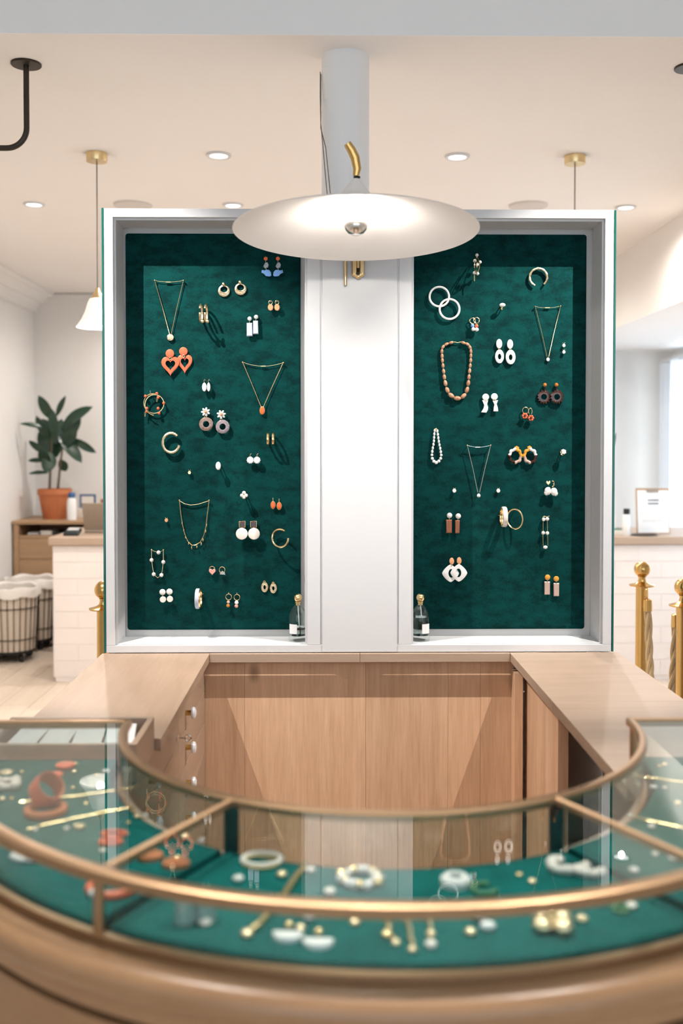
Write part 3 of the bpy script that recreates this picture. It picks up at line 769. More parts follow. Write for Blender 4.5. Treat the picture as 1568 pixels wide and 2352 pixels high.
# ------------------------------------------------------------------ perfume bottles on the niche sills
def bottle(px, level, lab, side):
    bz = ZO0 + .0038; yb = 2.925
    s_ = yb / F; x = P(px, 1460, yb).x
    t = thing('perfume_bottle', (x, yb, bz), lab, 'bottle', 'perfume bottles on the niche sills')
    r = .0268
    out = [(0, .0), (r - .002, 0), (r, .002), (r, .072), (r - .002, .082), (r - .008, .094), (.012, .102), (.0085, .106), (.0085, .111), (.0065, .111)]
    inn = [(.0065, .105), (.0105, .100), (r - .0105, .092), (r - .0045, .081), (r - .0025, .072), (r - .0025, .0165), (0, .0155)]
    MB().lathe(out + inn, (x, yb, bz), seg=36).build('bottle_body', 'case_glass', t)
    hh = level
    MB().lathe([(0, .016), (r - .003, .0166), (r - .003, hh), (0, hh)], (x, yb, bz), seg=36).build('perfume', 'bottle_liquid', t)
    MB().tube([(x, yb, bz + .104), (x + .003, yb, bz + .06), (x + .006, yb, bz + .02)], .0016, 6).build('dip_tube', 'white_plastic', t)
    MB().lathe([(0, .105), (.0075, .105), (.0075, .112), (.009, .113), (.009, .116), (0, .116)], (x, yb, bz), seg=20).build('collar', 'gold', t)
    MB().ell((x, yb, bz + .1265), .0125, .0125, .0125, 20, 12).build('cap', 'gold', t)
    lb = MB(); n = 8
    a0, a1 = (R(-62), R(-4)) if side < 0 else (R(4), R(62))
    vs = []
    for i in range(n + 1):
        a = a0 + (a1 - a0) * i / n
        for rr in (r + .0002, r + .0006):
            for z in (.024, .052): vs.append((x + rr * math.sin(a), yb - rr * math.cos(a), bz + z))
    fs = []
    for i in range(n):
        b = i * 4
        fs += [(b + 2, b + 6, b + 7, b + 3), (b, b + 1, b + 5, b + 4), (b, b + 4, b + 6, b + 2), (b + 1, b + 3, b + 7, b + 5)]
    lb.add(vs, fs).build('paper_label', 'label_white', t)
bottle(684, .0405, 'half-empty clear perfume bottle with gold ball cap on the left sill', -1)
bottle(965.5, .070, 'nearly full clear perfume bottle with gold ball cap on the right sill', 1)

# ------------------------------------------------------------------ rope barrier
def stanchion(px, Y, lab):
    x = P(px, 1330, Y).x
    t = thing('rope_post', (x, Y, 0), lab, 'stanchion', 'brass rope posts')
    MB().lathe([(0, 0), (.15, 0), (.152, .008), (.14, .016), (.06, .03), (.03, .045), (0, .045)], (x, Y, 0), seg=40).build('base', 'brass', t)
    MB().tube([(x, Y, .04), (x, Y, .965)], .0232, 24).build('post', 'brass', t)
    MB().lathe([(0, .962), (.047, .963), (.048, .967), (.028, .972), (.016, .980), (.013, .992), (.016, 1.0), (0, 1.0)], (x, Y, 0), seg=32).build('collar', 'brass', t)
    MB().ell((x, Y, 1.027), .0305, .0305, .0305, 24, 14).build('ball', 'brass', t)
    return Vector((x, Y, .966))
pA = stanchion(1474, 3.78, 'brass rope post with ball top to the right of the display')
pB = stanchion(1570, 3.30, 'brass rope post cut by the right edge of the picture')
stanchion(238, 3.26, 'brass rope post half hidden by the left edge of the display')
def barrier_rope(a, b, sag, lab):
    dirv = (b - a); dirv.z = 0; dn = dirv.normalized()
    a = a + dn * .046; b = b - dn * .046
    t = thing('barrier_rope', ((a.x + b.x) / 2, (a.y + b.y) / 2, 0.3), lab, 'rope')
    n = 110; path = []
    for i in range(n + 1):
        u = i / n
        h = ((math.cosh(3.2 * (2 * u - 1)) - 1) / (math.cosh(3.2) - 1))
        path.append(Vector((a.x + (b.x - a.x) * (.08 + .84 * u), a.y + (b.y - a.y) * (.08 + .84 * u), a.z - .075 - sag * (1 - h))))
    for k in range(3):
        pts = []
        for i in range(n * 2 + 1):
            q = i / 2; j = min(int(q), n - 1); p = path[j].lerp(path[j + 1], q - j)
            tg = (path[j + 1] - path[j]).normalized(); s1 = Vector((dn.y, -dn.x, 0)); s2 = tg.cross(s1)
            an = q * .55 + 2 * PI * k / 3
            pts.append(p + s1 * (math.cos(an) * .0075) + s2 * (math.sin(an) * .0075))
        MB().tube(pts, .0078, 7).build('strand', 'rope', t)
    for e, q in ((a, path[0]), (b, path[-1])):
        MB().tube([q + Vector((0, 0, -.012)), q + Vector((0, 0, .03)), q + Vector((0, 0, .034))], [.0165, .0155, .008], 14).build('end_cap', 'brass', t)
        MB().torus(e.lerp(q, .3) + Vector((0, 0, -.004)), dn * .014, (0, 0, .02), .0032, 16, 6).build('hook', 'brass', t)
barrier_rope(pA, pB, .44, 'twisted tan barrier rope hanging between the two right brass posts')

# ------------------------------------------------------------------ rear brick counter
YC = 6.30
cx0, cx1 = P(125, 1400, YC).x, 2.50
zt_ = EYE - (1233 - 1023) * YC / F
rcn = thing('brick_counter', ((cx0 + cx1) / 2, YC + .35, 0), 'long white brick counter with an oak top behind the display', 'counter')
MB().box(cx0 + .01, cx1, YC + .02, YC + .68, .001, zt_ - .052).build('core', 'mortar', rcn, smooth=False)
MB().box(cx0 - .03, cx1 + .02, YC - .03, YC + .72, zt_ - .051, zt_).build('counter_top', 'oak_x', rcn, smooth=False, bevel=.006)
MB().box(cx0 + .004, cx1, YC + .002, YC + .019, .001, .030).build('plinth_strip', 'mortar', rcn, smooth=False)
bh, bw = .1045, .2965
rows = int((zt_ - .055 - .031) / bh)
src = {}
for r_ in range(rows + 1):
    z0 = .031 + r_ * bh; z1 = min(z0 + bh - .0012, zt_ - .053)
    if z1 - z0 < .02: continue
    x = cx0 - (bw / 2 if r_ % 2 else 0)
    while x < cx1 - .02:
        a, b = max(x, cx0), min(x + bw - .0008, cx1)
        if b - a > .02:
            key = (round(b - a, 3), round(z1 - z0, 3))
            if key not in src:
                src[key] = MB().box(a, b, YC, YC + .019, z0, z1).build('brick', 'brick_paint', rcn, smooth=False, bevel=.0008)
                src[key]['_p'] = Vector((a, YC, z0))
            else:
                copy_part(src[key], rcn, Vector((a, YC, z0)) - Vector(src[key]['_p']))
        x += bw
for r_ in range(rows + 1):
    z0 = .031 + r_ * bh; z1 = min(z0 + bh - .0012, zt_ - .053)
    if z1 - z0 < .02: continue
    for j in range(2):
        MB().box(cx0 - .009, cx0 + .0095, YC + .003 + j * .34, YC + .339 + j * .34, z0, z1).build('brick', 'brick_paint', rcn, smooth=False, bevel=.0008)
def atop(px, dy): return P(px, 1230, YC + dy).x
# card reader and laptop on the left end
p = Vector((atop(167, .12), YC + .12, zt_))
t = thing('card_reader', p, 'dark card reader with a grey top on the left end of the brick counter', 'card reader')
m = MB().plate([(p.x - .05, p.y - .05, zt_ + .022), (p.x + .05, p.y - .05, zt_ + .022), (p.x + .046, p.y + .06, zt_ + .045), (p.x - .046, p.y + .06, zt_ + .045)], None, 0, .021, (0, 0, -1)); m.build('body', 'dark_plastic', t, smooth=False, bevel=.004)
m = MB().plate([(p.x - .036, p.y - .002, zt_ + .0345), (p.x + .036, p.y - .002, zt_ + .0345), (p.x + .036, p.y + .05, zt_ + .0455), (p.x - .036, p.y + .05, zt_ + .0455)], None, 0, .003, (0, 0, -1)); m.build('screen', 'grey_plastic', t, smooth=False)
p = Vector((atop(232, .30), YC + .30, zt_))
t = thing('laptop', p, 'tan-grey open laptop seen from behind on the brick counter', 'laptop')
MB().box(p.x - .11, p.x + .17, p.y, p.y + .2, zt_ + .001, zt_ + .014).build('base', 'tan_metal', t, smooth=False, bevel=.004)
m = MB().plate([(p.x - .11, p.y - .002, zt_ + .016), (p.x + .17, p.y - .002, zt_ + .016), (p.x + .17, p.y - .075, zt_ + .20), (p.x - .11, p.y - .075, zt_ + .20)], None, 0, .008, (0, 1, .35)); m.build('lid', 'tan_metal', t, smooth=False, bevel=.003)
# right end: clipboard, bottle, round dark tray, small boxes
def tilt_box(x0, x1, z0, z1, th, y, lean): 
    m = MB().box(x0, x1, 0, th, 0, z1 - z0)
    rm = Matrix.Rotation(-lean, 3, 'X')
    m.v = [rm @ v + Vector((0, y, z0)) for v in m.v]; return m
yc = YC + .12
x0, x1 = P(1462, 1160, yc).x, P(1539, 1160, yc).x
t = thing('clipboard', ((x0 + x1) / 2, yc, zt_), 'wooden clipboard with a printed white sheet standing on the rear counter', 'clipboard')
lean = R(6)
tilt_box(x0, x1, zt_ + .006, zt_ + .302, .006, yc, lean).build('board', 'oak_back', t, smooth=False, bevel=.002)
rm = Matrix.Rotation(-lean, 3, 'X')
def on_board(u0, u1, v0, v1, d0, d1):
    m = MB().box(x0 + u0, x0 + u1, -d1, -d0, v0, v1)
    m.v = [rm @ Vector(v) + Vector((0, yc, zt_ + .006)) for v in m.v]; return m
wd = x1 - x0
on_board(.010, wd - .006, .006, .282, .0002, .0012).build('sheet', 'paper', t, smooth=False)
on_board(wd * .32, wd * .68, .268, .290, .0013, .008).build('clip', 'tan_metal', t, smooth=False, bevel=.003)
# print on the sheet: two bold heading lines of word blocks and finer lines below
tx = MB()
def word_row(u0, u1, v, h, words):
    u = u0; tot = sum(words)
    for w_ in words:
        du = (u1 - u0) * w_ / tot
        mm = on_board(u, u + du * .88, v, v + h, .0013, .0016); tx.add(mm.v, mm.f); u += du
word_row(wd * .36, wd * .72, .212, .010, [2, 7]); word_row(wd * .36, wd * .72, .190, .010, [9])
tx.build('heading_print', 'ink', t, smooth=False)
tx = MB()
for v, e, wds in ((.150, .86, [3, 5, 2, 6]), (.132, .70, [4, 2, 5]), (.110, .45, [3, 4]), (.088, .80, [5, 3, 4]), (.078, .78, [4, 6, 3])):
    word_row(wd * .18, wd * e, v, .003, wds)
tx.build('body_print', 'grey_plastic', t, smooth=False)
x = P(1438.5, 1200, YC + .04).x
t = thing('spray_bottle', (x, YC + .04, zt_), 'slim white bottle with a black cap on the rear counter', 'bottle')
MB().lathe([(0, 0), (.0215, 0), (.0235, .003), (.0235, .132), (.021, .137), (0, .138)], (x, YC + .04, zt_), seg=24).build('body', 'white_plastic', t)
MB().lathe([(0, .138), (.0195, .138), (.0205, .140), (.0205, .172), (.019, .174), (0, .174)], (x, YC + .04, zt_), seg=24).build('cap', 'dark_plastic', t)
x = P(1483, 1228, YC + .03).x
tag(MB().lathe([(0, 0), (.075, 0), (.092, .005), (.090, .007), (.074, .003), (0, .002)], (x, YC + .065, zt_), seg=36, sy=.9).build('round_tray', 'bronze'), 'flat dark round tray beside the white spray bottle', 'tray')
x = P(1412, 1228, YC + .12).x
tag(MB().box(x - .12, x + .045, YC + .10, YC + .22, zt_, zt_ + .028).build('card_box', 'card', smooth=False, bevel=.002), 'low cream box at the left of the spray bottle', 'box')
tag(MB().box(x - .12, x + .05, YC + .13, YC + .20, zt_ + .0285, zt_ + .036).build('book', 'green_box', smooth=False), 'thin dark green book lying on the low cream box', 'book')
tag(MB().box(x - .05, x + .04, YC + .23, YC + .25, zt_, zt_ + .115).build('carton', 'white_plastic', smooth=False, bevel=.002), 'plain white carton behind the low cream box', 'box')

# ------------------------------------------------------------------ left rear corner: wall cabinet, plant, bottle, boxes
YW = 7.62
wx0 = XL + .005; wx1 = -1.0; wz = EYE - (1196 - 1023) * YW / F
wc = thing('wall_cabinet', ((wx0 + wx1) / 2, YW + .3, 0), 'oak cabinet with an open slot in the left rear corner', 'cabinet')
MB().box(wx0, wx1, YW - .01, YB - .03, wz - .026, wz).build('top_board', 'oak_back', wc, smooth=False, bevel=.003)
MB().box(wx0 + .01, wx0 + .05, YW, YB - .03, .001, wz - .0265).build('side_panel', 'oak_back', wc, smooth=False, bevel=.002)
MB().box(wx1 - .04, wx1, YW, YB - .03, .001, wz - .0265).build('side_panel', 'oak_back', wc, smooth=False, bevel=.002)
MB().box(wx0 + .051, wx1 - .041, YB - .05, YB - .031, .001, wz - .0265).build('back_panel', 'oak_back', wc, smooth=False)
MB().box(wx0 + .051, wx1 - .041, YW + .005, YB - .051, wz - .130, wz - .112).build('shelf', 'oak_back', wc, smooth=False)
for i in range(3):
    a, b = wz - .134 - i * .16, wz - .134 - (i + 1) * .16 + .004
    for j in range(2):
        xx0 = wx0 + .052 + j * .64
        MB().box(xx0, xx0 + .635, YW + .002, YW + .5, b, a).build('drawer', 'oak_back', wc, smooth=False, bevel=.002)
for i in range(9):                             # flat parcels kept in the slot
    x = wx0 + .10 + i * .10
    tag(MB().box(x, x + .085, YW + .06, YW + .3, wz - .1118, wz - .1118 + (.018, .03, .022)[i % 3]).build('flat_parcel', ('grey_plastic', 'card', 'dark_plastic')[i % 3], smooth=False),
        '%s flat parcel, number %s from the left in the corner cabinet slot' % (('grey', 'cream', 'black')[i % 3], ('one', 'two', 'three', 'four', 'five', 'six', 'seven', 'eight', 'nine')[i]), 'parcel', 'parcels in the cabinet slot')
def leaf(mb, a, b, w, droop=0.12, twist=0.0):
    a, b = Vector(a), Vector(b); d = b - a; L_ = d.length
    side = d.cross(Vector((0, -1, 0.35))).normalized()
    side = (Matrix.Rotation(twist, 3, d.normalized()) @ side)
    up = side.cross(d).normalized()
    n = 7; vs = []; fs = []
    for i in range(n + 1):
        t_ = i / n; ww = w * (math.sin(PI * min(1, t_ * .93 + .05)) ** .75) / 2
        if i == n: ww = .001
        c = a + d * t_ + up * (L_ * droop * (t_ - t_ * t_) * 1.5)
        vs += [c - side * ww + up * ww * .25, c, c + side * ww + up * ww * .25]
    for i in range(n):
        for k in range(2): fs.append((i * 3 + k, i * 3 + k + 1, i * 3 + k + 4, i * 3 + k + 3))
    m = len(vs); vs2 = [v - up * .0016 for v in vs]
    fs2 = [tuple(j + m for j in f)[::-1] for f in fs]
    edge = [(i * 3) for i in range(n + 1)] + [(i * 3 + 2) for i in range(n, -1, -1)]
    fs3 = [(edge[i], edge[i + 1], edge[i + 1] + m, edge[i] + m) for i in range(len(edge) - 1)]
    return mb.add(vs + vs2, fs + fs2 + fs3)
def plant(px, py, Y, pot_r, pot_h, leaves, stems, lab, leafdepth=.12, zfix=None):
    b = P(px, py, Y)
    if zfix is not None: b.z = zfix
    t = thing('potted_plant', b, lab, 'potted plant')
    pot = [(0, 0), (pot_r * .66, 0), (pot_r * .68, .004), (pot_r * .93, pot_h * .8), (pot_r * .96, pot_h * .8), (pot_r, pot_h * .82), (pot_r, pot_h), (pot_r * .93, pot_h), (pot_r * .9, pot_h * .85), (0, pot_h * .85)]
    MB().lathe(pot, b, seg=32).build('pot', 'terracotta', t)
    MB().lathe([(0, pot_h * .87), (pot_r * .9, pot_h * .86)], b, seg=24).build('soil', 'soil', t)
    for s_ in stems:
        q = [P(x, y, Y) for x, y in s_]
        MB().tube(q, [.011, .009, .006][:len(q)] if len(q) == 3 else .008, 8).build('stem', 'stem', t)
    rnd = random.Random(3)
    for (ax, ay, bx_, by_, w) in leaves:
        dy = (rnd.random() - .62) * leafdepth * 2
        A, Bq = P(ax, ay, Y + dy * .25), P(bx_, by_, Y + dy)
        leaf(MB(), A, Bq, w * Y / F, .12, (rnd.random() - .5) * .9).build('leaf', 'leaf', t)
plant(126, 1190, 7.86, .132, .235, [(118, 962, 88, 908, 24), (130, 955, 151, 909, 14), (142, 985, 213, 934, 36), (112, 985, 45, 973, 13), (110, 1005, 83, 955, 20), (122, 1012, 96, 962, 30),
      (120, 1052, 92, 985, 34), (136, 1000, 188, 1063, 30), (168, 1008, 221, 1040, 19), (148, 1010, 186, 962, 26), (104, 1040, 66, 1012, 16), (106, 1058, 64, 1058, 12), (118, 1040, 104, 1086, 34),
      (138, 1056, 152, 1082, 22), (110, 1086, 66, 1088, 11), (126, 1020, 142, 962, 30), (146, 1024, 176, 984, 30), (124, 1000, 118, 938, 22), (128, 1050, 140, 1000, 34), (112, 1066, 92, 1030, 26)],
      [[(114, 1122), (116, 1060), (120, 990)], [(133, 1122), (138, 1070), (146, 1010)]], 'rubber plant with dark glossy leaves in a terracotta pot on the corner cabinet', zfix=wz)
plant(1366, 1230, 6.62, .07, .12, [(1384, 1075, 1414, 994, 14), (1375, 1080, 1392, 1010, 16), (1362, 1075, 1340, 1000, 16), (1370, 1085, 1380, 985, 15)], [[(1366, 1190), (1368, 1130), (1372, 1070)]],
      'small leafy plant mostly hidden behind the right end of the display', .05, zfix=zt_)
p = P(165, 1192, 7.70)
t = thing('pump_bottle', (p.x, 7.70, wz), 'white bottle with a blue cap beside the terracotta pot', 'bottle')
MB().lathe([(0, 0), (.033, 0), (.036, .004), (.037, .10), (.034, .15), (.027, .172), (0, .174)], (p.x, 7.70, wz), seg=24).build('body', 'white_plastic', t)
MB().lathe([(0, .174), (.026, .174), (.027, .178), (.026, .205), (.018, .214), (0, .216)], (p.x, 7.70, wz), seg=24).build('cap', 'blue_plastic', t)
yq = 7.95
x0, x1 = P(176, 1150, yq).x, P(226, 1150, yq).x
tag(MB().box(x0, x1 + .02, yq, yq + .12, wz, wz + .075).build('cream_box', 'card', smooth=False, bevel=.002), 'low cream box under the small framed card on the corner cabinet', 'box')
x0, x1 = P(179, 1130, yq).x, P(216, 1130, yq).x
t = thing('framed_card', ((x0 + x1) / 2, yq + .05, wz + .0755), 'small dark framed cream card standing on the low cream box', 'frame')
fr = MB()
zb_, zt2 = wz + .0755, wz + .185
fr.box(x0, x0 + .014, yq + .05, yq + .062, zb_, zt2); fr.box(x1 - .014, x1, yq + .05, yq + .062, zb_, zt2); fr.box(x0 + .014, x1 - .014, yq + .05, yq + .062, zt2 - .014, zt2); fr.box(x0 + .014, x1 - .014, yq + .05, yq + .062, zb_, zb_ + .012)
fr.build('frame_border', 'blue_plastic', t, smooth=False)
MB().box(x0 + .0142, x1 - .0142, yq + .053, yq + .058, zb_ + .0122, zt2 - .0142).build('card', 'card', t, smooth=False)
x0 = P(226, 1150, 7.92).x
tag(MB().box(x0 + .02, x0 + .055, 7.92 - .02, 7.92 + .03, wz, wz + .15).build('red_box', 'red_box', smooth=False, bevel=.002), 'slim brown-red box at the right of the framed card', 'box')
x0 = P(190, 1180, 7.72).x
tag(MB().box(x0 + .03, x0 + .25, 7.78, 7.88, wz, wz + .095).build('tan_carton', 'card', smooth=False, bevel=.002), 'pale tan carton between the white bottle and the laptop', 'box')

# laundry baskets on wheels
def basket(cx, cy, lab, seedn):
    rt, rb_, h0, h1 = .185, .160, .075, .50
    t = thing('wire_basket', (cx, cy, 0), lab, 'basket', 'wheeled wire baskets by the left wall')
    MB().lathe([(0, h0 + .004), (rb_ - .004, h0 + .004), (rt - .005, h1 - .02), (rt - .012, h1 - .02), (rb_ - .012, h0 + .012), (0, h0 + .012)], (cx, cy, 0), seg=36).build('liner', 'linen', t)
    rim = MB(); rnd = random.Random(seedn); n = 40; k = 6
    for i in range(n):
        a = 2 * PI * i / n; wob = 1 + .03 * math.sin(5 * a + seedn) + .02 * rnd.random()
        for r_, z in ((rt - .013, h1 - .03), (rt - .012, h1 + .012 * wob + .006 * math.sin(7 * a)), (rt + .003, h1 + .022 * wob + .008 * math.sin(6 * a + 1)), (rt + .012, h1 + .004), (rt + .011 * wob, h1 - .035 - .02 * abs(math.sin(3.5 * a))), (rt + .004, h1 - .03)):
            rim.v.append(Vector((cx + r_ * math.cos(a), cy + r_ * math.sin(a), z)))
    for i in range(n):
        for j in range(k):
            i2, j2 = (i + 1) % n, (j + 1) % k
            rim.f.append((i * k + j, i2 * k + j, i2 * k + j2, i * k + j2))
    rim.build('liner_cuff', 'linen_white', t)
    for i in range(26):
        a = 2 * PI * i / 26
        MB().tube([(cx + rb_ * math.cos(a), cy + rb_ * math.sin(a), h0), (cx + rt * math.cos(a), cy + rt * math.sin(a), h1)], .0032, 5).build('wire', 'bronze', t)
    for z in (h0, h0 + .085, h0 + .30, h1 - .01):
        r_ = rb_ + (rt - rb_) * (z - h0) / (h1 - h0) + .002
        MB().torus((cx, cy, z), (r_, 0, 0), (0, r_, 0), .0034, 36, 6).build('hoop', 'bronze', t)
    MB().lathe([(0, h0 - .018), (rb_ - .01, h0 - .018), (rb_ - .01, h0 - .004), (0, h0 - .004)], (cx, cy, 0), seg=28).build('dolly', 'rubber', t)
    for i in range(4):
        a = PI / 4 + PI / 2 * i; q = Vector((cx + .125 * math.cos(a), cy + .125 * math.sin(a), .027))
        m = MB().lathe([(0, -.012), (.02, -.012), (.027, -.008), (.027, .008), (.02, .012), (0, .012)], q, (math.sin(a), -math.cos(a), 0), 16)
        m.box(q.x - .008, q.x + .008, q.y - .008, q.y + .008, .03, h0 - .017); m.build('wheel', 'rubber', t)
basket(-2.215, 6.98, 'front wire basket with a linen liner at the left edge of the picture', 1)
basket(-2.205, 7.39, 'middle wire basket, just behind the front basket', 2)
basket(-1.80, 7.44, 'rear wire basket, half hidden by the brick counter', 3)
# sheer curtain with its rail in the window bay
t = thing('sheer_curtain', (2.70, 6.4, .02), 'white sheer curtain hanging at the bright right window', 'curtain')
c = MB(); n = 120
for i in range(n + 1):
    y = 4.7 + 3.33 * i / n; x = 2.70 + .028 * math.sin(i * .62) + .012 * math.sin(i * 1.7)
    c.v += [Vector((x, y, .03)), Vector((x, y, 2.16)), Vector((x + .0015, y, .03)), Vector((x + .0015, y, 2.16))]
for i in range(n):
    b = i * 4; c.f += [(b, b + 4, b + 5, b + 1), (b + 2, b + 3, b + 7, b + 6), (b + 1, b + 5, b + 7, b + 3), (b, b + 2, b + 6, b + 4)]
c.build('cloth', 'sheer', t)
MB().tube([(2.70, 4.6, 2.185), (2.70, 8.1, 2.185)], .014, 12).build('rail', 'white_lacquer', t)
for y in (4.75, 6.4, 8.0): MB().box(2.69, XR, y - .012, y + .012, 2.18, 2.20).build('bracket', 'white_lacquer', t, smooth=False)

# ------------------------------------------------------------------ jewelry pinned to the felt boards
S_ = YFT / F                                  # metres for one pixel at the felt
def FP(x, y, d=0.0): return P(x, y, YFT - d)
def jewel(name, lab, cat, parts, group=None):
    parts = [q for q in parts if q[1].v]
    if len(parts) == 1:
        return tag(parts[0][1].build(name, parts[0][2]), lab, cat, group)
    vs = [v for q in parts for v in q[1].v]
    c = sum(vs, Vector()) / len(vs); c.y = YFT; c.z = min(v.z for v in vs)
    t = thing(name, c, lab, cat, group)
    for nm, mb, m in parts: mb.build(nm, m, t)
    return t
def pin(x, y, d, mb=None):                    # gold pin from the felt out to the piece
    return (mb or MB()).tube([FP(x, y, -.001), FP(x, y, d)], .0009, 6)
def disc(x, y, rx, ry, d, th=.003, mb=None):
    c = FP(x, y, d); a, b = rx * S_, ry * S_
    return (mb or MB()).lathe([(0, th * .5), (.82, th * .5), (.96, th * .3), (1, 0), (1, -th * .4), (.9, -th * .5), (0, -th * .5)], c, (0, -1, 0), 24, a, b, (1, 0, 0))
def ball(x, y, r, d, mb=None, ry=None, rd=None):
    return (mb or MB()).ell(FP(x, y, d), r * S_, (rd or min(r, ry or r)) * S_, (ry or r) * S_, 12, 8)
def ring(x, y, rx, ry, th, d, a0=0, a1=360, mb=None, n=36, seg=8):
    return (mb or MB()).torus(FP(x, y, d), (rx * S_, 0, 0), (0, 0, ry * S_), th * S_, n, seg, R(a0), R(a1))
def poly(pts, d, th, hole=None, mb=None):
    return (mb or MB()).plate([FP(x, y, d) for x, y in pts], [FP(x, y, d) for x, y in hole] if hole else None, 0, th)
def chain(pts, r, d, mb=None, seg=6):
    return (mb or MB()).tube([FP(x, y, d) for x, y in pts], r, seg)
def oval(x, y, rx, ry, n=24, ph=0.0): return [(x + rx * math.cos(2 * PI * i / n + ph), y - ry * math.sin(2 * PI * i / n + ph)) for i in range(n)]
def heart(x, y, w, h, n=28):
    o = []
    for i in range(n):
        t = 2 * PI * i / n
        o.append((x + w / 2 * math.sin(t) ** 3 * 1.0, y - h * (13 * math.cos(t) - 5 * math.cos(2 * t) - 2 * math.cos(3 * t) - math.cos(4 * t)) / 29.0))
    return o
def edge_hoop(x, y, r, w, th, d0, a0=0, a1=360, mb=None, tilt=0.0):   # hoop standing out from the felt, seen edge-on
    mb = mb or MB(); rr = r * S_; c = FP(x, y, d0 + rr)
    n = 32; full = abs(a1 - a0 - 360) < 1; m = n if full else n + 1
    k0 = len(mb.v)
    sd = Vector((1, 0, 0)) * (w * S_ / 2)
    for i in range(m):
        a = R(a0 + (a1 - a0) * i / n)
        dr = Vector((math.sin(tilt) * math.sin(a) * .3, -math.cos(a), math.sin(a)))
        for q, off in ((rr, -1), (rr + th * S_ * .5, -.7), (rr + th * S_ * .5, .7), (rr, 1), (rr - th * S_ * .5, .7), (rr - th * S_ * .5, -.7)):
            mb.v.append(c + dr * q + sd * off)
    for i in range(n):
        j = (i + 1) % m if full else i + 1
        if j >= m: continue
        for k in range(6):
            k2 = (k + 1) % 6
            mb.f.append((k0 + i * 6 + k, k0 + i * 6 + k2, k0 + j * 6 + k2, k0 + j * 6 + k))
    if not full:
        mb.f += [tuple(k0 + k for k in range(6)), tuple(k0 + (m - 1) * 6 + k for k in range(6))[::-1]]
    return mb
LR = ('left', 'right')
ON = ('on the left felt', 'on the right felt')
def necklace(name_pts, pendant, pm, lab, metal='gold', d=.006, r=.0010):
    (ax, ay), (mx_, my), (bx_, by_), (px, py) = name_pts
    back = []
    for i in range(9):
        u = i / 8; back.append((ax + (bx_ - ax) * u, (1 - u) ** 2 * ay + 2 * u * (1 - u) * (2 * my - (ay + by_) / 2) + u * u * by_))
    pins = MB(); 
    for q in ((ax, ay), (bx_, by_)):
        pin(*q, d + .002, pins); ball(q[0], q[1], 2.0, d + .003, pins)
    clasp = chain([(mx_ - 7, my), (mx_ + 4, my)], .0022, d)
    pts = [('chain', chain(back, r * .8, d), metal), ('chain', chain([(ax, ay), (ax + (px - ax) * .5, ay + (py - ay) * .5 + 1), (px - 2, py)], r, d), metal),
           ('chain', chain([(bx_, by_), (bx_ + (px - bx_) * .5, by_ + (py - by_) * .5 + 1), (px + 2, py)], r, d), metal), ('clasp', clasp, metal), ('pin', pins, 'gold')]
    pts += [(n_, m_, pm_) for n_, m_, pm_ in pendant]
    return jewel('necklace', lab, 'necklace', pts)

# ---- left board
necklace(((355, 644), (388, 648), (421, 644), (391, 767)), [('pendant', disc(391, 775, 7.8, 7.8, .006, .003), 'gold_hammered')], None, 'thin gold chain with a round gold disc pendant, upper left of the left felt')
necklace(((557, 832), (606, 841), (650, 833), (602, 936)), [('pendant', disc(602, 943, 5.2, 8.6, .0075, .0035), 'orange'), ('bezel', ring(602, 943, 5.6, 9, .9, .006), 'gold')], None, 'thin gold chain with an orange oval pendant, right side of the left felt')
for k, (x, y) in enumerate(((610, 594), (638, 594))):
    s = 1 if k else -1
    cx = x + s * 3 - (s > 0) * 2 + (s < 0) * 3 - s * 1
    fx = 612 if k == 0 else 638
    fan = [(fx - s * 11, 633), (fx - s * 7, 635), (fx + s * 2, 634), (fx + s * 6, 629), (fx + s * 12, 626), (fx + s * 11, 620), (fx + s * 4, 621), (fx + s * 1, 619), (fx - s * 6, 620), (fx - s * 10, 625)]
    jewel('drop_earring', '%s earring of the orange, marbled and blue scallop pair at the lamp edge' % LR[k], 'earring',
          [('stud', disc(x, y, 4.6, 4.6, .008, .003), 'orange'), ('middle_bead', poly([(x - 6, 612), (x - 2, 604), (x + 4, 602), (x + 7, 608), (x + 6, 614), (x - 1, 617)], .009, .004), 'marble_ink'),
           ('fan_drop', poly(fan if s > 0 else fan[::-1], .010, .003), 'blue'), ('link', chain([(x, 597), (x + 1, 620)], .0007, .0075), 'gold'), ('pin', pin(x, y, .008), 'gold')], 'pair of blue scallop earrings')
for k, (x, y) in enumerate(((514, 668), (552, 664))):
    jewel('hoop_earring', '%s earring of the gold door-knocker hoop pair near the top of the left felt' % LR[k], 'earring',
          [('hoop', poly(oval(x, y, 13.5, 13.5, 28), .006, .004, oval(x, y - 3.5, 8.2, 7.0, 28)), 'gold_hammered'), ('heart_bar', ring(x, y - 4, 10, 9, .9, .007, 200, 340), 'gold'), ('stud', ball(x - 1, y - 15.5, 4.2, .008), 'gold_hammered'), ('pin', pin(x, y - 14, .008), 'gold')], 'pair of gold door-knocker earrings')
for k, x in enumerate((461.5, 473)):
    jewel('cuff_earring', '%s of two hammered gold hoops standing out edge-on, upper left felt' % LR[k], 'earring',
          [('hoop', edge_hoop(x, 720, 20, 5.5, 3.2, .001, 28, 360), 'gold_hammered'), ('end_bead', ball(x + 3, 738, 4.5, .045), 'gold_hammered')], 'pair of hammered gold hoops')
for k, (x, y) in enumerate(((621, 706), (636, 706))):
    jewel('drop_earring', '%s earring of the small peach nugget pair near the lilac bars' % LR[k], 'earring',
          [('nugget', disc(x, y, 6.2, 7.8, .012, .006), 'peach'), ('hook', ring(x, y - 11, 4, 4.5, .8, .008), 'gold'), ('pin', pin(x, y - 13, .008), 'gold')], 'pair of peach nugget earrings')
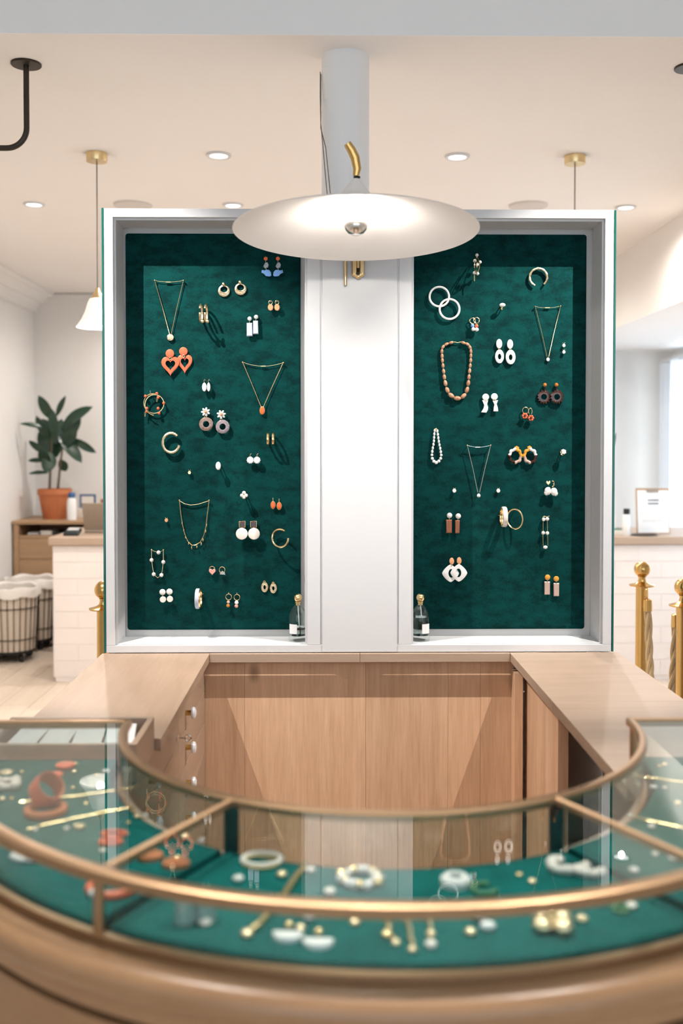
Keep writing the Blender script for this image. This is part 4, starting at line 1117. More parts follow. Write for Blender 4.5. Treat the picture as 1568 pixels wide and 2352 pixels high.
for k, (x, y, x2, y2, w) in enumerate(((573, 732, 573, 757, 6.8), (588, 728, 587, 752, 6.2))):
    jewel('bar_earring', '%s earring of the pale lilac bar pair with pearl studs' % LR[k], 'earring',
          [('stud', ball(x, y, 5, .008), 'pearl'), ('bar', poly([(x2 - w, y2 - 15.5), (x2 + w - 1, y2 - 15.5), (x2 + w, y2 + 15), (x2 - w, y2 + 15.5)], .013, .006), 'lilac'), ('link', chain([(x, y + 4), (x2, y2 - 14)], .0009, .009), 'gold'), ('pin', pin(x, y, .008), 'gold')], 'pair of lilac bar earrings')
for k, (x, y, hx, hy, w, h) in enumerate(((390, 812, 391, 838, 42, 45), (421, 807, 424, 833, 35, 44))):
    o = heart(hx, hy, w, h); i_ = heart(hx, hy - .5, w * .54, h * .52)
    jewel('heart_earring', '%s earring of the big coral open-heart pair' % LR[k], 'earring',
          [('stud', disc(x, y, 9.8, 9.8, .010 - k * .003, .004), 'coral'), ('heart', poly(o, .011 - k * .004, .004, i_), 'coral'), ('link', ring(x + 1, y + 11, 2.4, 2.4, .7, .011), 'gold'), ('pin', pin(x, y, .008), 'gold')], 'pair of coral heart earrings')
for k, (x, w) in enumerate(((469, 5.2), (479, 4.0))):
    jewel('drop_earring', '%s earring of the small white teardrop pair above the flower earrings' % LR[k], 'earring',
          [('drop', disc(x, 889, w, 10.2, .014, .004), 'white_resin'), ('wire', chain([(x, 880), (x - 1, 874), (x + 1, 871), (x + 3, 874)], .0008, .010), 'gold'), ('pin', pin(x, 873, .010), 'gold')], 'pair of white teardrop earrings')
sp_ = []
for i in range(64):
    a = R(-300 + 560 * i / 63); u = i / 63
    cx, cy, rr = 350 + 7 * u, 925 + 6 * u, 21 + 2.5 * u
    sp_.append(FP(cx + rr * math.cos(a), cy - rr * math.sin(a), .005 + .012 * u))
bw_ = MB().tube(sp_, .0016, 7)
bd = MB()
for x, y in ((334, 910), (360, 904), (363, 913), (376, 926), (363, 938), (337, 938), (337, 945), (365, 949)): ball(x, y, 3.6, .012, bd)
tas = MB(); chain([(333, 946), (333, 957)], .0018, .012, tas); chain([(361, 913), (360, 923)], .0018, .012, tas); chain([(345, 897), (345, 903)], .0008, .012, tas)
jewel('wrap_bracelet', 'gold coil bracelet with coral beads near the left edge of the left felt', 'bracelet', [('coil', bw_, 'gold'), ('coral_beads', bd, 'coral'), ('end_bars', tas, 'gold'), ('pin', pin(348, 905, .014), 'gold')])
for k, (fx, fy, x, y, m) in enumerate(((472, 946, 473, 974, 'marble_brown'), (508, 952, 511, 980, 'marble_lilac'))):
    parts = [('ring_drop', poly(oval(x, y, 16, 16, 32), .013, .005, oval(x, y, 7.2, 7.2, 32)), m), ('flower_centre', ball(fx, fy, 3.2, .015), 'peach'), ('link', ring(fx, fy + 12, 2.2, 3, .7, .012), 'gold'), ('pin', pin(fx, fy, .012), 'gold')]
    for j in range(7):
        a = 2 * PI * j / 7 + .2 + k * .3
        rot = Matrix.Rotation(a, 3, 'Y')
        q = FP(fx + 6.6 * math.sin(a), fy - 6.6 * math.cos(a), .012)
        parts.append(('petal', MB().ell(q, 2.5 * S_, 1.6 * S_, 4.3 * S_, 8, 6, rot), 'white_resin'))
    jewel('flower_earring', '%s white daisy earring with a %s ring drop' % (LR[k], ('brown marbled', 'lilac-grey marbled')[k]), 'earring', parts, 'pair of daisy earrings')
jewel('cuff', 'oval gold cuff open to the right on the left felt', 'bracelet', [('cuff_band', MB().torus(FP(393, 1017, .012), (19 * S_, 0, 0), (0, 0, 22 * S_), .0046, 36, 8, R(45), R(345)), 'gold_hammered'), ('pin', pin(376, 1010, .010), 'gold')])
for k, x in enumerate((615, 627)):
    jewel('thin_hoop_earring', '%s of two slim gold hoops standing out edge-on, right side of left felt' % LR[k], 'earring', [('hoop', edge_hoop(x, 1008, 14.5, 5.2, 2.4, .001), 'gold'), ('pin', pin(x, 996, .004), 'gold')], 'pair of slim gold hoops')
def finger_ring(x, y, rr, d0, m='gold', mb=None):
    return edge_hoop(x, y, rr, 2.2, 2.0, d0, mb=mb)
jewel('finger_ring', 'gold finger ring with a white oval stone in the middle of the left felt', 'ring', [('band', finger_ring(504, 1072, 8.5, .001), 'gold'), ('stone', disc(501, 1070, 6, 9.4, .027, .005), 'white_resin')])
for k, x in enumerate((574.5, 590)):
    mb = MB(); disc(x, 1057, 7.4, 7.4, .014, .006, mb)
    for j in range(10):
        a = 2 * PI * j / 10; ball(x + 6.6 * math.cos(a), 1057 + 6.6 * math.sin(a), 1.9, .014, mb)
    jewel('blossom_earring', '%s earring of the round white blossom pair below the slim hoops' % LR[k], 'earring', [('blossom', mb, 'white_resin'), ('hook', chain([(x, 1050), (x, 1044), (x + 2.5, 1042)], .0009, .011), 'gold'), ('pin', pin(x, 1044, .011), 'gold')], 'pair of white blossom earrings')
def tiny_stud(x, y, r, lab, m, group):
    mb = MB()
    for dx in (-2.4, 2.4): chain([(x + dx * .4, y - 3), (x + dx, y - 7)], .0007, .008, mb)
    jewel('stud_earring', lab, 'earring', [('stone', disc(x, y, r, r * 1.1, .008, .004), m), ('prongs', mb, 'gold'), ('pin', pin(x, y - 4, .008), 'gold')], group)
tiny_stud(435, 1085.5, 4, 'tiny gold stud left of the white oval ring', 'gold', 'tiny studs on the left felt')
tiny_stud(382, 1195, 4, 'tiny peach-gold stud left of the charm necklace', 'peach', 'tiny studs on the left felt')
cl = MB()
for dx, dy in ((0, -5), (4.6, 1), (-4.6, 1), (0, 5)): ball(560 + dx, 1137 + dy, 4.4, .027, cl)
jewel('finger_ring', 'gold finger ring with a white clover stone above the tortoise earrings', 'ring', [('band', finger_ring(562, 1139, 8, .001), 'gold'), ('clover', cl, 'shell')])
for k, (x, y) in enumerate(((627, 1160), (641, 1162))):
    jewel('oval_earring', '%s earring of the small orange oval pair at the right of the left felt' % LR[k], 'earring',
          [('stone', disc(x, y, 4.6, 7.6, .0095, .004), 'orange'), ('bezel', ring(x, y, 5.2, 8.4, 1.0, .008), 'gold'), ('wire', chain([(x, y - 8), (x - .5, y - 17)], .0009, .007), 'gold'), ('pin', pin(x, y - 15, .007), 'gold')], 'pair of orange oval earrings')
U = [(412, 1150), (415, 1180), (419, 1205), (424, 1226), (431, 1243), (440, 1252), (449, 1252), (460, 1245), (468, 1230), (473, 1208), (476, 1180), (480, 1150)]
ch = chain(U, .0012, .006); chain([(412, 1150), (424, 1157), (438, 1160), (455, 1158), (480, 1150)], .0013, .006, ch)
cm_ = MB()
for x, y in ((418, 1200), (422, 1216), (426, 1232), (433, 1246), (440, 1256), (452, 1254), (462, 1247), (466, 1238), (472, 1218), (474, 1204)): ball(x, y + 2, 1.5, .008, cm_, 3.6)
pn = MB(); pin(412, 1150, .008, pn); pin(480, 1150, .008, pn); ball(412, 1149, 2.2, .009, pn); ball(480, 1149, 2.2, .009, pn)
jewel('charm_necklace', 'gold U-shaped necklace with tiny drop charms on the left felt', 'necklace', [('chain', ch, 'gold'), ('charms', cm_, 'gold'), ('pin', pn, 'gold')])
for k, (x, y, x2, y2) in enumerate(((556, 1204, 555, 1226), (582, 1204, 583, 1226))):
    jewel('disc_earring', '%s earring of the tortoise square and white disc pair' % LR[k], 'earring',
          [('square_stud', poly([(x - 6.5, y - 6), (x + 6.5, y - 6.5), (x + 6, y + 6.5), (x - 6, y + 6.5)], .010, .004), 'tortoise'), ('bezel', MB().tube([FP(x + a, y + b, .0085) for a, b in ((-7, -6.5), (7, -7), (6.6, 7), (-6.6, 7))], .0011, 6, True), 'gold'),
           ('disc', disc(x2, y2, 13.6, 13.6, .018, .004), 'shell'), ('link', ring(x, y + 9, 1.6, 2.2, .6, .011), 'gold'), ('pin', pin(x, y, .008), 'gold')], 'pair of tortoise and white disc earrings')
jewel('cuff', 'slim tilted gold bangle with a gap at its right, lower right of the left felt', 'bracelet', [('band', MB().torus(FP(643, 1236, .026), (18.5 * S_, -.012, 0), (0, .006, 20 * S_), .0030, 40, 8, R(55), R(362)), 'gold'), ('pin', pin(627, 1240, .022), 'gold')])
PB = [(348, 1264), (364, 1269), (375, 1264), (375, 1291), (371, 1321), (362, 1327), (353, 1319), (348, 1286)]
ch = MB().tube([FP(x, y, .008) for x, y in PB], .0013, 6, True); pn = MB(); pin(348, 1264, .009, pn); pin(375, 1264, .009, pn); ball(348, 1263, 2.2, .009, pn); ball(375, 1263, 2.2, .009, pn)
pr = []
for x, y in ((364, 1269), (348, 1286.5), (375, 1291), (353, 1319), (370.5, 1321)): pr.append(('pearl', ball(x, y, 4.7, .009), 'pearl'))
jewel('pearl_bracelet', 'gold link bracelet with five pearls at the lower left of the left felt', 'bracelet', [('links', ch, 'gold'), ('pin', pn, 'gold')] + pr)
for k, (x, y, m) in enumerate(((487, 1313, 'pink'), (510, 1314, 'silver'))):
    dr = poly(heart(x, y, 15.5, 15), .012, .004) if k == 0 else poly([(x - 6, y + 6), (x + 7, y + 7), (x + 6, y), (x, y - 3), (x - 5, y + 1)], .013, .005)
    jewel('charm_earring', ('small gold hoop with a pink heart charm on the left felt', 'small gold hoop with a dark silver charm beside the pink heart')[k], 'earring',
          [('charm', dr, m), ('hoop', ring(x, y - 5, 6.4, 7.2, 1.0, .009), 'gold'), ('pin', pin(x, y - 12, .010), 'gold')], 'heart and silver charm earrings')
for k, (x, y) in enumerate(((373, 1360), (389, 1359))):
    jewel('double_disc_earring', '%s earring of the white and blush double-disc pair' % LR[k], 'earring',
          [('stud', ball(x, y, 7.2, .008, rd=3.5), 'pearl'), ('lower_disc', disc(x + 1, y + 17, 7.2, 7.2, .014, .005), 'shell'), ('link', chain([(x, y + 7), (x + 1, y + 11)], .0012, .011), 'gold'), ('pin', pin(x, y, .007), 'gold')], 'pair of double-disc earrings')
jewel('enamel_hoop', 'wide lilac enamel and gold hoop standing out at the bottom of the left felt', 'earring', [('enamel_band', edge_hoop(454, 1375, 22, 9, 2.5, .002), 'lilac'), ('gold_liner', edge_hoop(455.5, 1375, 20.6, 11, 2, .0035), 'gold'), ('pin', chain([(460, 1364), (467, 1364)], .0009, .012), 'gold')])
for k, (x, y, c1, c2) in enumerate(((525, 1371, 'mauve', 'amber_dark'), (544, 1372, 'pearl', 'pink'))):
    jewel('bead_hoop_earring', ('small gold hoop with brown and amber beads at the bottom of the left felt', 'small gold hoop with white and pink beads beside the amber-bead hoop')[k], 'earring',
          [('hoop', ring(x, y, 6.6, 6.8, 1.0, .010), 'gold'), ('bead', ball(x - 1, y + 12, 3.6 + k, .012), c1), ('bead', ball(x - 1.5, y + 20, 4.3, .012), c2), ('hook', chain([(x, y - 6), (x, y - 11)], .0010, .009), 'gold'), ('pin', pin(x, y - 8, .010), 'gold')], 'bead hoop earrings')
for k, (x, y) in enumerate(((607.5, 1349), (627.5, 1351.5))):
    jewel('link_earring', '%s earring of the chunky gold link pair beside the left bottle' % LR[k], 'earring',
          [('link', poly(oval(x, y, 8.2, 11.5, 24), .006, .006, oval(x, y, 2.8, 5.0, 24)), 'gold_hammered'), ('top_ring', ring(x - .5, y - 12, 2.6, 2.6, 1.0, .008), 'gold'), ('pin', pin(x, y - 11, .009), 'gold')], 'pair of chunky gold link earrings')

# ---- right board
gs = MB(); 
for dx, s in ((-6, -1), (6, 1), (0, .2)):
    gs.tube([FP(1095 + dx * math.sin(PI * i / 10) * 1.0, 588 + 4.2 * i, .012 + .05 * math.sin(PI * i / 10) * (1 if s < 1 else .55)) for i in range(11)], .0012, 6)
chain([(1089, 632), (1089, 646)], .0017, .03, gs)
pr = []
for x, y, d in ((1095, 586, .016), (1090, 599, .04), (1102, 602, .03), (1095.5, 608, .05), (1089, 627, .03), (1096.5, 628.5, .022)): pr.append(('pearl', ball(x, y, 3.9, d), 'pearl'))
jewel('cluster_bracelet', 'gold wire bracelet with pearl clusters hanging from the top of the right felt', 'bracelet', [('wires', gs, 'gold'), ('pin', pin(1095, 588, .016), 'gold')] + pr)
for k, (x, y, rr) in enumerate(((1008.5, 681.5, 22.2), (1032, 710, 22.6))):
    jewel('white_hoop_earring', '%s of the two large interlinked white hoops on the right felt' % ('upper left', 'lower right')[k], 'earring', [('hoop', ring(x, y, rr, rr, 2.5, .014 - .004 * k if k else .009, n=48), 'white_resin'), ('pin', pin(x + (13 if k == 0 else -14), y - (17 if k == 0 else 16), .009), 'gold')], 'pair of white hoops')
jewel('cuff', 'twisted gold cuff open at the bottom, upper right of the right felt', 'bracelet', [('band', MB().torus(FP(1236, 637, .009), (20 * S_, 0, 0), (0, 0, 20 * S_), [(.0038 + .0005 * math.sin(i * 1.4)) * (.8 + .2 * math.sin(PI * i / 40)) for i in range(41)], 40, 8, R(-52), R(247)), 'gold_hammered'), ('pin', pin(1236, 618, .009), 'gold')])
jewel('finger_ring', 'finger ring with a white oval top near the upper middle of the right felt', 'ring', [('band', finger_ring(1152, 706, 6.5, .001), 'gold'), ('stone', ball(1153.5, 700.5, 7.2, .024, ry=4.6), 'pearl')])
for k, (x, y, b1, c1, b2) in enumerate(((1085, 737, (1084.5, 748), 'blue', (1086.5, 756)), (1094, 736, (1094, 748.5), 'coral', (1094.5, 757)))):
    jewel('bead_hoop_earring', ('small gold hoop with blue and white beads on the right felt', 'small gold hoop with orange and white beads beside the blue-bead hoop')[k], 'earring',
          [('hoop', ring(x, y, 6.4, 6.4, 1.0, .010), 'gold'), ('bead', ball(*b1, 4.4, .012), c1), ('bead', ball(*b2, 4.7, .013), 'pearl'), ('pin', pin(x + 2, y - 7, .010), 'gold')], 'bead hoops on the right felt')
necklace(((1229, 704), (1258, 707), (1287, 703), (1258, 819)), [('pendant', disc(1258, 825.5, 4.2, 4.8, .006, .003), 'silver')], None, 'fine gold chain with a tiny round pendant, right side of the right felt', 'gold', .005, .0008)
for k, y in enumerate((793.5, 808.5)):
    tiny_stud(1294.5, y, 3.7, '%s of the two tiny studs beside the fine gold chain' % ('upper', 'lower')[k], 'pearl', 'tiny stud pair near the right edge')
BN = [(1036, 787), (1025, 790.5), (1017, 797), (1014.5, 807), (1015, 818), (1015.5, 828), (1017, 840), (1018.5, 853), (1020, 866), (1022.5, 880), (1027, 896), (1036, 908.5), (1050, 915), (1064, 909.5), (1072, 895.5), (1075, 880), (1076.5, 866), (1078, 852), (1079.5, 840), (1080.5, 828), (1081, 817), (1081, 807), (1079, 798), (1073.5, 791), (1064, 787.5)]
pr = []
for i, (x, y) in enumerate(BN):
    a = BN[max(0, i - 1)]; b = BN[min(len(BN) - 1, i + 1)]; an = math.atan2(b[0] - a[0], -(b[1] - a[1]))
    big = max(0, 1 - abs(i - 12) / 6); rl, rw = 6.0 + 2.6 * big, 3.5 + 1.9 * big
    pr.append(('bead', MB().ell(FP(x, y, .007 + .002 * big), rw * S_, rw * S_, rl * S_, 12, 8, Matrix.Rotation(an, 3, 'Y')), 'bead_wood'))
pn = MB(); pin(1034, 786, .007, pn); pin(1066, 786, .007, pn)
jewel('bead_necklace', 'necklace of oval brown wooden beads on the right felt', 'necklace', [('cord', chain([(1036, 787), (1044, 785.5), (1050, 787), (1057, 785.5), (1064, 787.5)], .0014, .006), 'gold'), ('pin', pn, 'gold')] + pr)
for k, (x, y, x2, y2, a, b) in enumerate(((1146, 789.5, 1147, 818.5, 10.2, 16), (1171, 790.5, 1172.5, 820, 11.2, 17))):
    jewel('oval_drop_earring', '%s earring of the white open-oval pair on the right felt' % LR[k], 'earring',
          [('stud', disc(x, y, 7, 11, .008, .004), 'white_resin'), ('oval_drop', poly(oval(x2, y2, a, b, 28), .010, .004, oval(x2, y2 + .5, a * .38, b * .40, 28)), 'white_resin'), ('link', ring(x, y + 12, 1.8, 2, .6, .009), 'gold'), ('pin', pin(x, y, .008), 'gold')], 'pair of white open-oval earrings')
for k, (x, y, sx, sy) in enumerate(((1249, 911.5, 1251, 884), (1279, 911.5, 1277.5, 884))):
    o = []; n = 56
    for i in range(n):
        a = 2 * PI * i / n; rr = 16.2 if (i % 4) in (1, 2) else 13.6
        o.append((x + rr * math.cos(a), y - rr * math.sin(a) * 1.05))
    jewel('gear_earring', '%s earring of the dark tortoise cog-shaped pair' % LR[k], 'earring',
          [('cog', poly(o, .008 + .004 * k, .005, oval(x, y, 6.6, 6.8, n)), 'tortoise'), ('stud', ball(sx, sy, 4.6, .009), 'amber_dark'), ('neck', chain([(sx, sy + 3), (sx, sy + 13)], .0020, .009), 'tortoise'), ('pin', pin(sx, sy, .009), 'gold')], 'pair of tortoise cog earrings')
for k, (x, y, wv) in enumerate(((1115, 912, [(1107, 919), (1121, 919.5), (1118.5, 928), (1121, 936), (1120, 942), (1116.5, 948), (1104.5, 947), (1110, 938), (1111.5, 930)]), (1135, 911, [(1131, 920), (1143.5, 919), (1140.5, 928), (1143, 936), (1144, 945), (1133, 945), (1133.5, 936), (1135, 929)]))):
    jewel('wavy_earring', '%s earring of the white disc and wavy strip pair' % LR[k], 'earring',
          [('stud', disc(x, y, 7.8, 7.8, .009, .003), 'white_resin'), ('wavy_drop', poly(wv, .010, .003), 'white_resin'), ('link', ring(x, y + 8, 1.8, 1.8, .6, .010), 'gold'), ('pin', pin(x, y, .008), 'gold')], 'pair of white wavy earrings')
for k, (x, y, hx, hy, w) in enumerate(((1205, 955, 1206.5, 943, 6.8), (1219, 960, 1217.5, 945, 4.0))):
    fl = MB()
    for j in range(6):
        a = 2 * PI * j / 6; ball(x + 4.4 * math.cos(a), y + 4.4 * math.sin(a), 3.0, .013, fl)
    jewel('flower_drop_earring', '%s earring of the coral flower drop pair under the cog earrings' % LR[k], 'earring',
          [('flower', fl, 'coral'), ('flower_centre', ball(x, y, 2.6, .016), 'tortoise'), ('hook', ring(hx, hy, w, 7.5, .9, .010, -60, 230), 'gold'), ('pin', pin(hx, hy - 7, .010), 'gold')], 'pair of coral flower drops')
BB = [(998, 989), (997, 997), (996.5, 1005), (996, 1013), (995, 1021), (993.5, 1029), (992.3, 1037), (991.5, 1045), (992.5, 1053), (996, 1059.5), (1001.5, 1062.5), (1007.5, 1059), (1011.5, 1053), (1013, 1045.5), (1012, 1038), (1010.5, 1030), (1008.8, 1022), (1007.3, 1014), (1006.2, 1006), (1005.2, 998), (1004, 990)]
pr = [('bead', ball(x, y, 2.7 + 1.3 * max(0, 1 - abs(i - 10) / 5), .008, rd=3, ry=(4.2 if abs(i - 10) > 3 else None)), 'white_resin') for i, (x, y) in enumerate(BB)]
jewel('bead_bracelet', 'slim loop of white beads hanging at the left of the right felt', 'bracelet', [('clasp', ball(1001, 985.5, 3.2, .008), 'gold'), ('pin', pin(1001, 984, .008), 'gold')] + pr)
necklace(((1073, 1023), (1098, 1027), (1126.5, 1022.5), (1099, 1131)), [('pendant', disc(1099, 1138, 4.4, 4.8, .014, .003), 'silver')], None, 'pale fine chain with a tiny disc pendant in the middle of the right felt', 'silver', .014, .0010)
for k, (x, y, sx, sy) in enumerate(((1183, 1047, 1187, 1029.5), (1217, 1047, 1216, 1029))):
    segs = (('segment', 'white_resin', 85, 175), ('segment', 'amber', -5, 85), ('segment', 'mauve', -95, -5), ('segment', 'tortoise', 175, 265))
    if k: segs = (('segment', 'white_resin', 5, 95), ('segment', 'amber', 95, 185), ('segment', 'mauve', 185, 275), ('segment', 'tortoise', -85, 5))
    parts = []
    for nm, m, a0, a1 in segs:
        n = 12
        pts = [FP(x + (13 + .9 * math.cos(8 * R(a0 + (a1 - a0) * i / n))) * math.cos(R(a0 + (a1 - a0) * i / n)), y - (14.6 + .9 * math.cos(8 * R(a0 + (a1 - a0) * i / n))) * math.sin(R(a0 + (a1 - a0) * i / n)), .009) for i in range(n + 1)]
        parts.append((nm, MB().tube(pts, [(.0046 + .0006 * math.cos(8 * R(a0 + (a1 - a0) * i / n))) for i in range(n + 1)], 8), m))
    parts += [('stud', poly([(sx - 5.5, sy - 3), (sx, sy - 5.5), (sx + 5.5, sy - 2), (sx + 4.5, sy + 4.5), (sx - 4.5, sy + 4.5)], .010, .005), 'amber'), ('pin', pin(sx, sy, .008), 'gold')]
    jewel('segment_ring_earring', '%s earring of the four-coloured wavy ring pair with amber studs' % LR[k], 'earring', parts, 'pair of four-coloured ring earrings')
jewel('finger_ring', 'gold finger ring with a white cube stone at the right of the right felt', 'ring', [('band', finger_ring(1290, 1040, 7.5, .001), 'gold'), ('cube_stone', poly([(1289, 1034), (1294, 1031.5), (1300, 1034), (1300.5, 1041), (1296, 1044), (1289.5, 1042)], .030, .008), 'shell'), ('setting', ball(1287.5, 1038.5, 2.4, .024), 'gold')])
tiny_stud(1043, 1127, 4.4, 'tiny white stud left of the pale fine chain pendant', 'pearl', 'tiny white studs on the right felt')
tiny_stud(1144, 1127, 4.4, 'tiny white stud right of the pale fine chain pendant', 'pearl', 'tiny white studs on the right felt')
for k, (x, y, bx_, by_) in enumerate(((1259, 1109, 1257.5, 1128), (1270, 1111, 1272, 1129.5))):
    top = poly(heart(x, y, 10.5, 10.5), .012, .003) if k == 0 else ring(x - 2, y, 4, 6.2, 1.6, .012, -100, 100, n=14)
    mb = MB(); ball(bx_, by_, 7.8, .016, mb, 9.4, 5); ball(bx_ + (-3 if k == 0 else 3.5), by_ + 4, 5.5, .016, mb, 6.2, 4); ball(bx_ + (2 if k == 0 else -2), by_ - 4, 5, .016, mb, 5.4, 4)
    jewel('baroque_earring', ('baroque pearl earring under a gold heart on the right felt', 'baroque pearl earring under a gold crescent on the right felt')[k], 'earring', [('baroque_pearl', mb, 'pearl'), ('top', top, 'gold'), ('pin', pin(x, y, .013), 'gold')], 'baroque pearl earrings')
for k, (x, y, x2, y2, w, h) in enumerate(((1032, 1184, 1031, 1209, 6.7, 15.4), (1052, 1185.5, 1050.5, 1210, 5.4, 15))):
    jewel('wood_bar_earring', '%s earring of the brown wood bar pair with pearl studs' % LR[k], 'earring',
          [('stud', ball(x, y, 6.5, .009), 'pearl'), ('bar', poly([(x2 - w, y2 - h), (x2 + w, y2 - h), (x2 + w - (1 if k else 0), y2 + h), (x2 - w + (0 if k else .5), y2 + h)], .014, .006), 'bar_wood'), ('link', chain([(x, y + 5), (x2, y2 - h + 1)], .0010, .011), 'gold'), ('pin', pin(x, y, .008), 'gold')], 'pair of wood bar earrings')
jewel('wide_hoop', 'wide pearly white hoop standing out edge-on beside the gold oval hoop', 'earring', [('band', edge_hoop(1157, 1187, 22, 11, 3, .002), 'shell'), ('gold_liner', edge_hoop(1156, 1187, 20.3, 10.5, 1.6, .0035), 'gold'), ('pin', chain([(1144, 1184), (1150, 1183)], .0010, .012), 'gold')])
jewel('oval_hoop', 'slim gold oval hoop beside the pearly white hoop on the right felt', 'earring', [('hoop', MB().torus(FP(1182, 1192, .022), (16 * S_, -.012, 0), (0, .004, 22.4 * S_), .0024, 44, 8), 'gold'), ('pin', pin(1182, 1170, .022), 'gold')])
lk = MB()
chain([(1247, 1196), (1247, 1222), (1246.5, 1226), (1247, 1253)], .0009, .010, lk); chain([(1256.5, 1195), (1257, 1222), (1257, 1226), (1258, 1253)], .0009, .010, lk); chain([(1246, 1188), (1249, 1185), (1255, 1187), (1261, 1185)], .0011, .009, lk)
jewel('pearl_bracelet', 'narrow gold chain bracelet with five pearls at the right of the right felt', 'bracelet', [('chain', lk, 'gold'), ('pin', pin(1250, 1187, .010), 'gold')] + [('pearl', ball(x, y, 4.4, .011), 'pearl') for x, y in ((1248, 1193), (1256.5, 1192), (1247, 1224), (1256.5, 1224.5))] + [('pearl', ball(1252, 1257, 5.4, .011, ry=4.2), 'pearl')])
for k, (x, y, cx, cy) in enumerate(((1037, 1289, 1034.5, 1317), (1054, 1288, 1053.5, 1316))):
    o = []
    for i in range(32):
        a = 2 * PI * i / 32; c, s = math.cos(a), math.sin(a)
        rr = 19.5 / (abs(c) ** 1.35 + abs(s) ** 1.35) ** (1 / 1.35)
        o.append((cx + rr * c, cy - rr * s * 1.04))
    jewel('diamond_earring', '%s earring of the white open-diamond pair with peach studs' % LR[k], 'earring',
          [('stud', disc(x, y, 5.6, 8.2, .010, .004), 'peach'), ('diamond', poly(o, .012 + .004 * k, .003, oval(cx + (1.5 if k == 0 else -1), cy, 6.4, 10, 32)), 'white_resin'), ('link', ring(x, y + 9, 1.5, 2.2, .6, .012), 'gold'), ('pin', pin(x, y, .009), 'gold')], 'pair of white open-diamond earrings')
for k, (x, y, x2, y2) in enumerate(((1257, 1326, 1256.5, 1351), (1277, 1329.5, 1277.5, 1354.5))):
    jewel('bar_earring', '%s earring of the amber disc and mauve bar pair' % LR[k], 'earring',
          [('stud', ball(x, y, 6.6, .008, rd=3.5), 'amber'), ('bar', poly([(x2 - 6.5, y2 - 15), (x2 + 6.5, y2 - 15), (x2 + 6.3, y2 + 15), (x2 - 6, y2 + 15)], .010, .005), 'mauve'), ('link', chain([(x, y + 6), (x2, y2 - 14)], .0010, .010), 'gold'), ('pin', pin(x, y, .007), 'gold')], 'pair of mauve bar earrings')

# ------------------------------------------------------------------ jewelry lying in the glass case
def G(x, y, dz=0.0):
    p = PZ(x, y, ZF); p.z += dz; return p
def gsc(y): return (EYE - ZF) / (y - 1023)      # metres per pixel across at that image row
def lay_ring(x, y, rpx, th, m, lab, name='bangle', cat='bracelet', sq=1.0, a0=0, a1=360, lift=0.0, rot=0.0, mat2=None):
    s = gsc(y); t_ = th * s; p = G(x, y, t_ + lift); u = Vector((math.cos(rot), math.sin(rot), 0)) * rpx * s; w = Vector((-math.sin(rot), math.cos(rot), 0)) * rpx * s * sq
    return tag(MB().torus(p, u, w, t_, 36, 10, R(a0), R(a1)).build(name, m), lab, cat)
def beads_ring(x, y, rpx, br, m, lab, n=16, sq=.85, a0=0, a1=360, name='bead_bracelet', jit=.25, seedn=1, m2=None):
    s = gsc(y); rnd = random.Random(seedn); t = thing(name, G(x, y), lab, 'bracelet'); pts = []
    for i in range(n):
        a = R(a0 + (a1 - a0) * i / (n if a1 - a0 > 359 else n - 1)); q = G(x, y); rr = rpx * s * (1 + jit * (rnd.random() - .5))
        b = br * s * (.8 + .4 * rnd.random()); q += Vector((rr * math.cos(a), rr * sq * math.sin(a), b)); pts.append(q)
        MB().ell(q, b * 1.15, b * 1.15, b, 10, 7).build('bead', m2 if m2 and i % 3 == 0 else m, t)
    MB().tube(pts, .0012, 6, a1 - a0 > 359).build('cord', 'gold', t)
def nugget(x, y, r, m, lab, group, name='stud_earring', cat='earring', k=1.0):
    s = gsc(y); p = G(x, y)
    mb = MB().ell(p + Vector((0, 0, r * s * .55)), r * s, r * s * k, r * s * .55, 12, 8)
    mb2 = MB().lathe([(0, 0), (r * s * .5, 0), (r * s * .55, r * s * .2), (0, r * s * .2)], p, seg=12)
    t = thing(name, p, lab, cat, group); mb.build('stone', m, t); mb2.build('setting', 'gold', t)
def lay_disc(x, y, rpx, m, lab, name='disc_earring', th=.004, sq=1.0, lift=0.0, group=None, a0=0, a1=360, holeq=0, cat='earring', post=True):
    s = gsc(y); c = G(x, y, lift); n = 28
    o = [c + Vector((rpx * s * math.cos(R(a0 + (a1 - a0) * i / n)), rpx * s * sq * math.sin(R(a0 + (a1 - a0) * i / n)), th)) for i in range(n)]
    hl = [c + Vector((rpx * s * holeq * math.cos(2 * PI * i / n), rpx * s * sq * holeq * math.sin(2 * PI * i / n), th)) for i in range(n)] if holeq else None
    mb = MB().plate(o, hl, 0, th, (0, 0, -1))
    if not post: return tag(mb.build(name, m), lab, cat, group)
    t = thing(name, c, lab, cat, group); mb.build('plate', m, t)
    q = c + Vector((0, rpx * s * sq * .9, 0)); MB().ell(q + Vector((0, 0, .004 + lift * .2)), .005, .005, .004, 10, 6).build('stud', 'gold', t)
def lay_chain(pts, r, m, lab, blobs=0, name='necklace', cat='necklace', charm=None):
    w = [G(x, y, r + .0002) for x, y in pts]; sm = []
    for i in range(len(w) - 1):
        for j in range(6): sm.append(w[i].lerp(w[i + 1], j / 6) + Vector((.0008 * math.sin(i * 6 + j), .0008 * math.cos(1.7 * (i * 6 + j)), 0)))
    sm.append(w[-1])
    rs = [r * (1.0 + .25 * (k % 2)) for k in range(len(sm))]
    if not charm: return tag(MB().tube(sm, rs, 6).build(name, m), lab, cat)
    t = thing(name, w[0], lab, cat); MB().tube(sm, rs, 6).build('chain', m, t)
    for x, y, cr, cm2 in charm:
        q = G(x, y); b = cr * gsc(y); MB().ell(q + Vector((0, 0, b * .6)), b, b, b * .6, 12, 8).build('charm', cm2, t)
